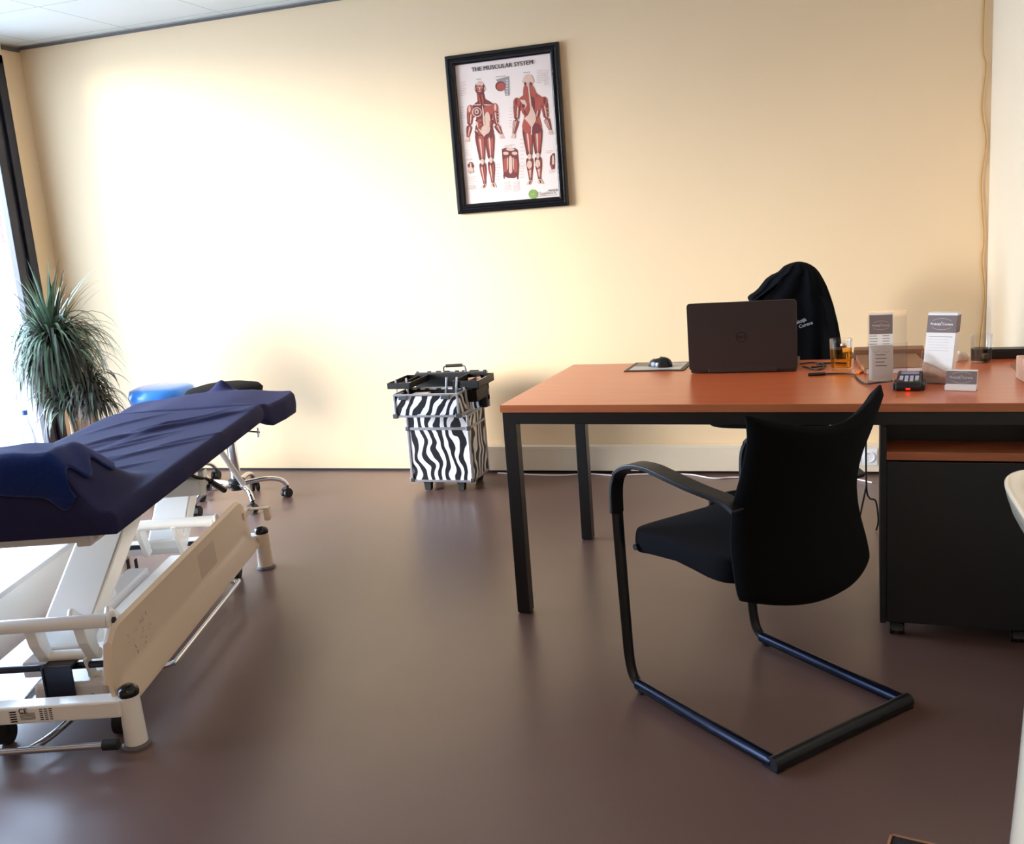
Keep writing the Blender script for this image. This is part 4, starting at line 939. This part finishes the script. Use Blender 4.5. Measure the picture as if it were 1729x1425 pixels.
MB().tube(smoothpath([(.28, .02, .585), (.30, .03, .57), (.315, .08, .55), (.32, .10, .535)]), .006).tube(smoothpath([(.32, .10, .535), (.325, .15, .505), (.33, .20, .475)]), .011).build('lever', 'black', tc_, smooth=60)
MB().cyl((.08, .95, .555), (.26, .98, .52), .004).cyl((.25, .975, .50), (.25, .985, .54), .006).build('release_rod', 'chrome', tc_, smooth=40)
MB().tube([(.17, .62, .58), (.20, .84, .33)], .012).build('support_strut', 'white', tc_, smooth=40)
# chrome foot-control bar round the base
fb = smoothpath([(-.29, .40, .06), (.20, .40, .06), (.262, .39, .06), (.275, .34, .06), (.270, -.25, .06), (.262, -.31, .06), (.22, -.335, .062), (.13, -.34, .075)], 6)
MB().tube(fb, .0085, 12).build('foot_bar', 'chrome', tc_, smooth=60)
fb2 = smoothpath([(.13, -.50, .10), (.10, -.60, .065), (.06, -.70, .045), (.03, -.765, .042)], 6)
MB().tube(fb2, .0095, 12).tube([(-.30, -.77, .042), (.235, -.765, .042)], .0095, 12).tube(smoothpath([(-.06, -.45, .11), (-.10, -.62, .06), (-.13, -.78, .042)]), .0095).build('foot_bar', 'chrome', tc_, smooth=60)
MB().cyl((.232, -.765, .042), (.272, -.765, .042), .015, 16).build('end_cap', 'rubber', tc_, smooth=40)
# rear transport wheels
for x, y in ((.20, .60), (-.22, .60), (.22, -.62), (-.10, -.64)):
    MB().cyl((x-.014, y, .034), (x+.014, y, .034), .034, 24).b2((x-.018, y-.012, .034), (x-.015, y+.012, .11)).b2((x+.015, y-.012, .034), (x+.018, y+.012, .11)).build('transport_wheel', 'rubber', tc_, smooth=30)
MB().b2((.245, .66, .262), (.345, .69, .268)).b2((.322, .66, .215), (.345, .69, .263)).b2((.24, .60, .24), (.262, .69, .27)).build('brake_pedal', 'cream', tc_, bevel=.002)
tag(MB().tube(smoothpath([(-2.95, -2.4, .005), (-2.85, -2.0, .005), (-2.7, -1.86, .005), (-2.5, -2.05, .005), (-2.42, -2.3, .04)]), .004, 8).build('power_cable', 'whitecable', smooth=40), 'white power cable looping on the floor under the couch', 'cable')
tag(MB().lathe([(.0, .04), (.06, .04), (.115, .030), (.13, .008), (.13, 0), (0, 0)], n=36).build('foot_pedal', 'plastwhite', smooth=50, loc=(-3.12, -2.15, 0)), 'white round foot pedal on the floor under the left of the couch', 'foot pedal')

# ------------------------------------------------------------------ stools
def stool(loc, caz, m1, label, sz, top=None, group=None):
    s = thing('swivel_stool', label, 'stool', loc, caz, group)
    star(s, .252, .105, 'chrome', .0125, 0, .062)
    MB().cyl((0, 0, .13), (0, 0, .34), .026, 24).cyl((0, 0, .34), (0, 0, sz-.06), .014, 20).build('column', 'chrome', s, smooth=40)
    MB().lathe([(0, sz-.06), (.165, sz-.06), (.19, sz-.045), (.195, sz-.025), (.18, sz-.008), (.12, sz+.006), (0, sz+.010)] if not top else [(0, sz-.11), (.14, sz-.11), (.168, sz-.095), (.18, sz-.055), (.168, sz-.018), (.13, sz-.004), (0, sz)], n=48).build('seat', m1, s, smooth=60)
    return s
s1 = stool((-2.889, -.664, 0), math.radians(31), 'fabric', 'chrome five-star stool with a black seat behind the head end of the couch', .625)
s2 = stool((-3.45, -.42, 0), math.radians(62), 'blue', 'chrome stool with a thick sky-blue seat between plant and black stool', .597, True)

# ------------------------------------------------------------------ plant
plt = thing('potted_dracaena', 'potted dracaena with drooping grassy leaves in the window corner', 'plant', (-3.86, -.66, 0))
MB().lathe([(0, 0), (.12, 0), (.155, .28), (.162, .30), (.150, .30), (.145, .27), (0, .27)], n=36).build('pot', 'pot', plt, smooth=50)
MB().lathe([(0, .275), (.144, .272)], n=24).build('soil', 'soil', plt)
MB().tube(smoothpath([(0, 0, .26), (-.01, .01, .45), (.0, .0, .65), (-.02, 0, .93)]), .022, 12).build('trunk', 'bark', plt, smooth=60)
MB().tube(smoothpath([(.03, .0, .26), (.10, .02, .40), (.15, .0, .52), (.17, 0, .60)]), .017, 12).build('trunk', 'bark', plt, smooth=60)
def head(cx, cy, cz, n, L, name, mats, seed, spread=1.0, dry=.4, updir=.5):
    r = random.Random(seed); mb = MB()
    for i in range(n):
        a = r.random()*2*PI; el = r.uniform(-.45, 1.35) if r.random() < updir else r.uniform(-.5, .55); l = L*r.uniform(.65, 1.1)
        d = Vector((math.cos(a)*math.cos(el), math.sin(a)*math.cos(el), math.sin(el))); p = Vector((cx+r.uniform(-.02, .02), cy+r.uniform(-.02, .02), cz+r.uniform(-.09, .07)))
        w = r.uniform(.006, .011); N_ = 9; droop = r.uniform(1.2, 4.2) if el < .9 else r.uniform(.1, .8); sd = d.cross(Vector((0, 0, 1)))
        sd = sd.normalized() if sd.length > .05 else Vector((1, 0, 0)); pts = []
        for k in range(N_):
            pts.append(p.copy()); p = p+d*(l/(N_-1)); d = (d+Vector((0, 0, -droop*.085*(k+1)/2))).normalized()
        o = len(mb.v)
        for k, q in enumerate(pts):
            ww = w*(1-(k/(N_-1))**1.8)*(.5+.5*min(1, k/2))+.0004; lift = Vector((0, 0, ww*.35))
            mb.v += [tuple(q-sd*ww+lift), tuple(q), tuple(q+sd*ww+lift)]
        mi = 1 if r.random() < dry else 0
        for k in range(N_-1):
            for j in (0, 1): mb.f.append((o+k*3+j, o+k*3+j+1, o+k*3+4+j, o+k*3+3+j)); mb.m.append(mi)
    ob_ = mb.build(name, mats, plt, smooth=60, normals=False); ob_['kind'] = 'stuff'; return ob_
head(-.04, 0, .88, 560, .40, 'leaves', ['leaf', 'leafdry'], 5, dry=.3, updir=.35)
head(-.04, 0, .88, 46, .44, 'leaves', ['leaf', 'leafdry'], 21, dry=.1, updir=1.0)
head(-.10, 0, .86, 60, .40, 'leaves', ['leaf', 'leafdry'], 33, dry=.1, updir=.8)
head(.15, 0, .62, 240, .22, 'leaves', ['leaf', 'leafdry'], 9, dry=.85, updir=.6)
head(-.02, -.03, .60, 120, .24, 'leaves', ['leaf', 'leafdry'], 11, dry=.7)

# ------------------------------------------------------------------ bottles by the window
def bottle(loc, m1, m2, h, label):
    b = thing('spray_bottle', label, 'bottle', loc)
    MB().lathe([(0, 0), (.03, 0), (.033, .01), (.033, h*.65), (.02, h*.8), (.012, h*.84), (.012, h*.87), (0, h*.87)], n=24).build('body', m1, b, smooth=50)
    MB().lathe([(.014, h*.86), (.014, h*.93), (.006, h*.94), (.006, h), (0, h)], n=16).box((.012, 0, h), (.035, .014, .012)).build('pump', m2, b, smooth=40)
    return b
bottle((-4.12, -.78, 0), 'pink', 'pink', .30, 'pink pump bottle standing by the window behind the couch')
bottle((-4.20, -.36, 0), 'pink', 'pink', .26, 'pink bottle at the foot of the dark window post')
wb = thing('water_bottle', 'clear water bottle with a blue cap against the bright window', 'bottle', (-4.24, -.60, 0))
MB().lathe([(0, 0), (.035, 0), (.037, .01), (.037, .35), (.015, .44), (.013, .485), (0, .485)], n=24).build('body', 'clearplast', wb, smooth=50)
MB().lathe([(.016, .478), (.016, .505), (0, .505)], n=20).build('cap', 'skyblue', wb, smooth=40)

# ------------------------------------------------------------------ washbasin at the right edge
wsn = thing('washbasin', 'cream porcelain washbasin on a pedestal at the right edge', 'washbasin', (XR, -3.37, 0))
def basin(u, v):
    # u around, v: rim outer low -> rim top -> bowl
    a = 2*PI*u; ca, sa = math.cos(a), math.sin(a)
    rx = .225; ry = .30; e = .36
    x = abs(ca)**e*(1 if ca > 0 else -1)*rx; y = abs(sa)**e*(1 if sa > 0 else -1)*ry
    K = [(.35, -.155), (.62, -.135), (.85, -.09), (.955, -.045), (.99, -.015), (1, -.004), (.985, .0), (.90, .0), (.84, -.006), (.78, -.03), (.62, -.075), (.35, -.10), (.02, -.105)]
    t2 = v*(len(K)-1); i = min(len(K)-2, int(t2)); f_ = t2-i; s_ = K[i][0]+(K[i+1][0]-K[i][0])*f_; z = K[i][1]+(K[i+1][1]-K[i][1])*f_
    return (x*s_-.226+(.02 if v < .3 else 0)*(1-s_), y*s_, .85+z)
bs = MB(); bs.grid(basin, 72, 40, wrap=True); bs.build('basin', 'porcelain', wsn, smooth=70)
pd = MB()
def ped(u, v):
    a = PI/2+PI*u; z = .76*v; w = .11+.04*(1-v)**1.5
    return (-.31+math.cos(a)*w*1.1, math.sin(a)*w, z)
pd.grid(ped, 24, 20); pd.v += []; pdo = pd.build('pedestal', 'porcelain', wsn, smooth=70, solid=.008)
MB().b2((-.28, -.09, .0), (-.004, .09, .72)).build('pedestal_core', 'porcelain', wsn, bevel=.01)
tp = MB().lathe([(.024, 0), (.024, .01), (.018, .02), (.018, .09), (0, .095)], (-.06, 0, .85), 20); tp.tube(smoothpath([(-.06, 0, .92), (-.12, 0, .945), (-.18, 0, .935), (-.185, 0, .91)]), .011); tp.box((-.045, 0, .955), (.06, .014, .008)); tp.build('tap', 'chrome', wsn, smooth=50)

# floor mat with metal edge at the bottom right
fmt = thing('door_mat', 'dark door mat with a pale metal edge at the bottom right of the photo', 'mat', (.136, -2.933, 0), math.radians(-13))
MB().b2((.006, -.28, 0), (.20, -.006, .007)).build('carpet', 'matcarpet', fmt)
ee = MB()
for a, b in (((0, -.006, 0), (.206, 0, .009)), ((0, -.286, 0), (.006, 0, .009)), ((0, -.286, 0), (.206, -.280, .009)), ((.20, -.286, 0), (.206, 0, .009))): ee.b2(a, b)
ee.build('edging', 'brown', fmt, bevel=.001)

# cables
tag(MB().tube(smoothpath([(.715, -.008, 2.53), (.701, -.008, 1.964), (.715, -.008, 1.841), (.703, -.008, 1.669), (.722, -.008, 1.516), (.706, -.008, 1.339), (.722, -.008, 1.104), (.716, -.008, .998), (.730, -.008, .837), (.716, -.008, .648), (.70, -.02, .40), (.71, -.015, .152)], 8), .0038, 8).build('wall_cable', 'yellowcable', smooth=40), 'thin ochre cable hanging wavy down the back wall by the right corner', 'cable')
tag(MB().tube(smoothpath([(-1.66, -.06, .004), (-1.5, -.085, .004), (-1.3, -.10, .004), (-1.15, -.07, .004), (-1.0, -.10, .004), (-.9, -.075, .004), (-.75, -.06, .004), (-.62, -.075, .004), (-.5, -.14, .004), (-.38, -.12, .004), (-.1, -.14, .004), (.12, -.12, .004), (.24, -.20, .004)], 8), .0038, 8).build('floor_cable', 'whitecable', smooth=40), 'white cable running along the floor in front of the cable trunking', 'cable')
tag(MB().tube(smoothpath([(.176, -1.04, .70), (.176, -1.02, .45), (.178, -1.0, .22), (.19, -.97, .16), (.215, -.95, .14), (.225, -.94, .06), (.22, -.9, .004)], 8), .0035, 8).tube(smoothpath([(.178, -1.0, .22), (.165, -.98, .14), (.15, -.94, .05), (.13, -.9, .004)], 8), .0035, 8).build('hanging_cable', 'black', smooth=40), 'black cable hanging down from the desk beside the pedestal cabinet', 'cable')

# sign outside the window
sg_ = thing('outdoor_sign', 'grey board with a pink edge outside the window', 'sign', (-5.3, .62, 0))
MB().b2((-.02, -.03, 0), (.02, .0, 1.45)).b2((-.02, -.03, 1.45), (.02, .16, 1.72)).build('board', 'signpanel', sg_); MB().b2((-.025, -.045, 1.45), (.025, -.03, 1.72)).build('edge', 'pink', sg_)
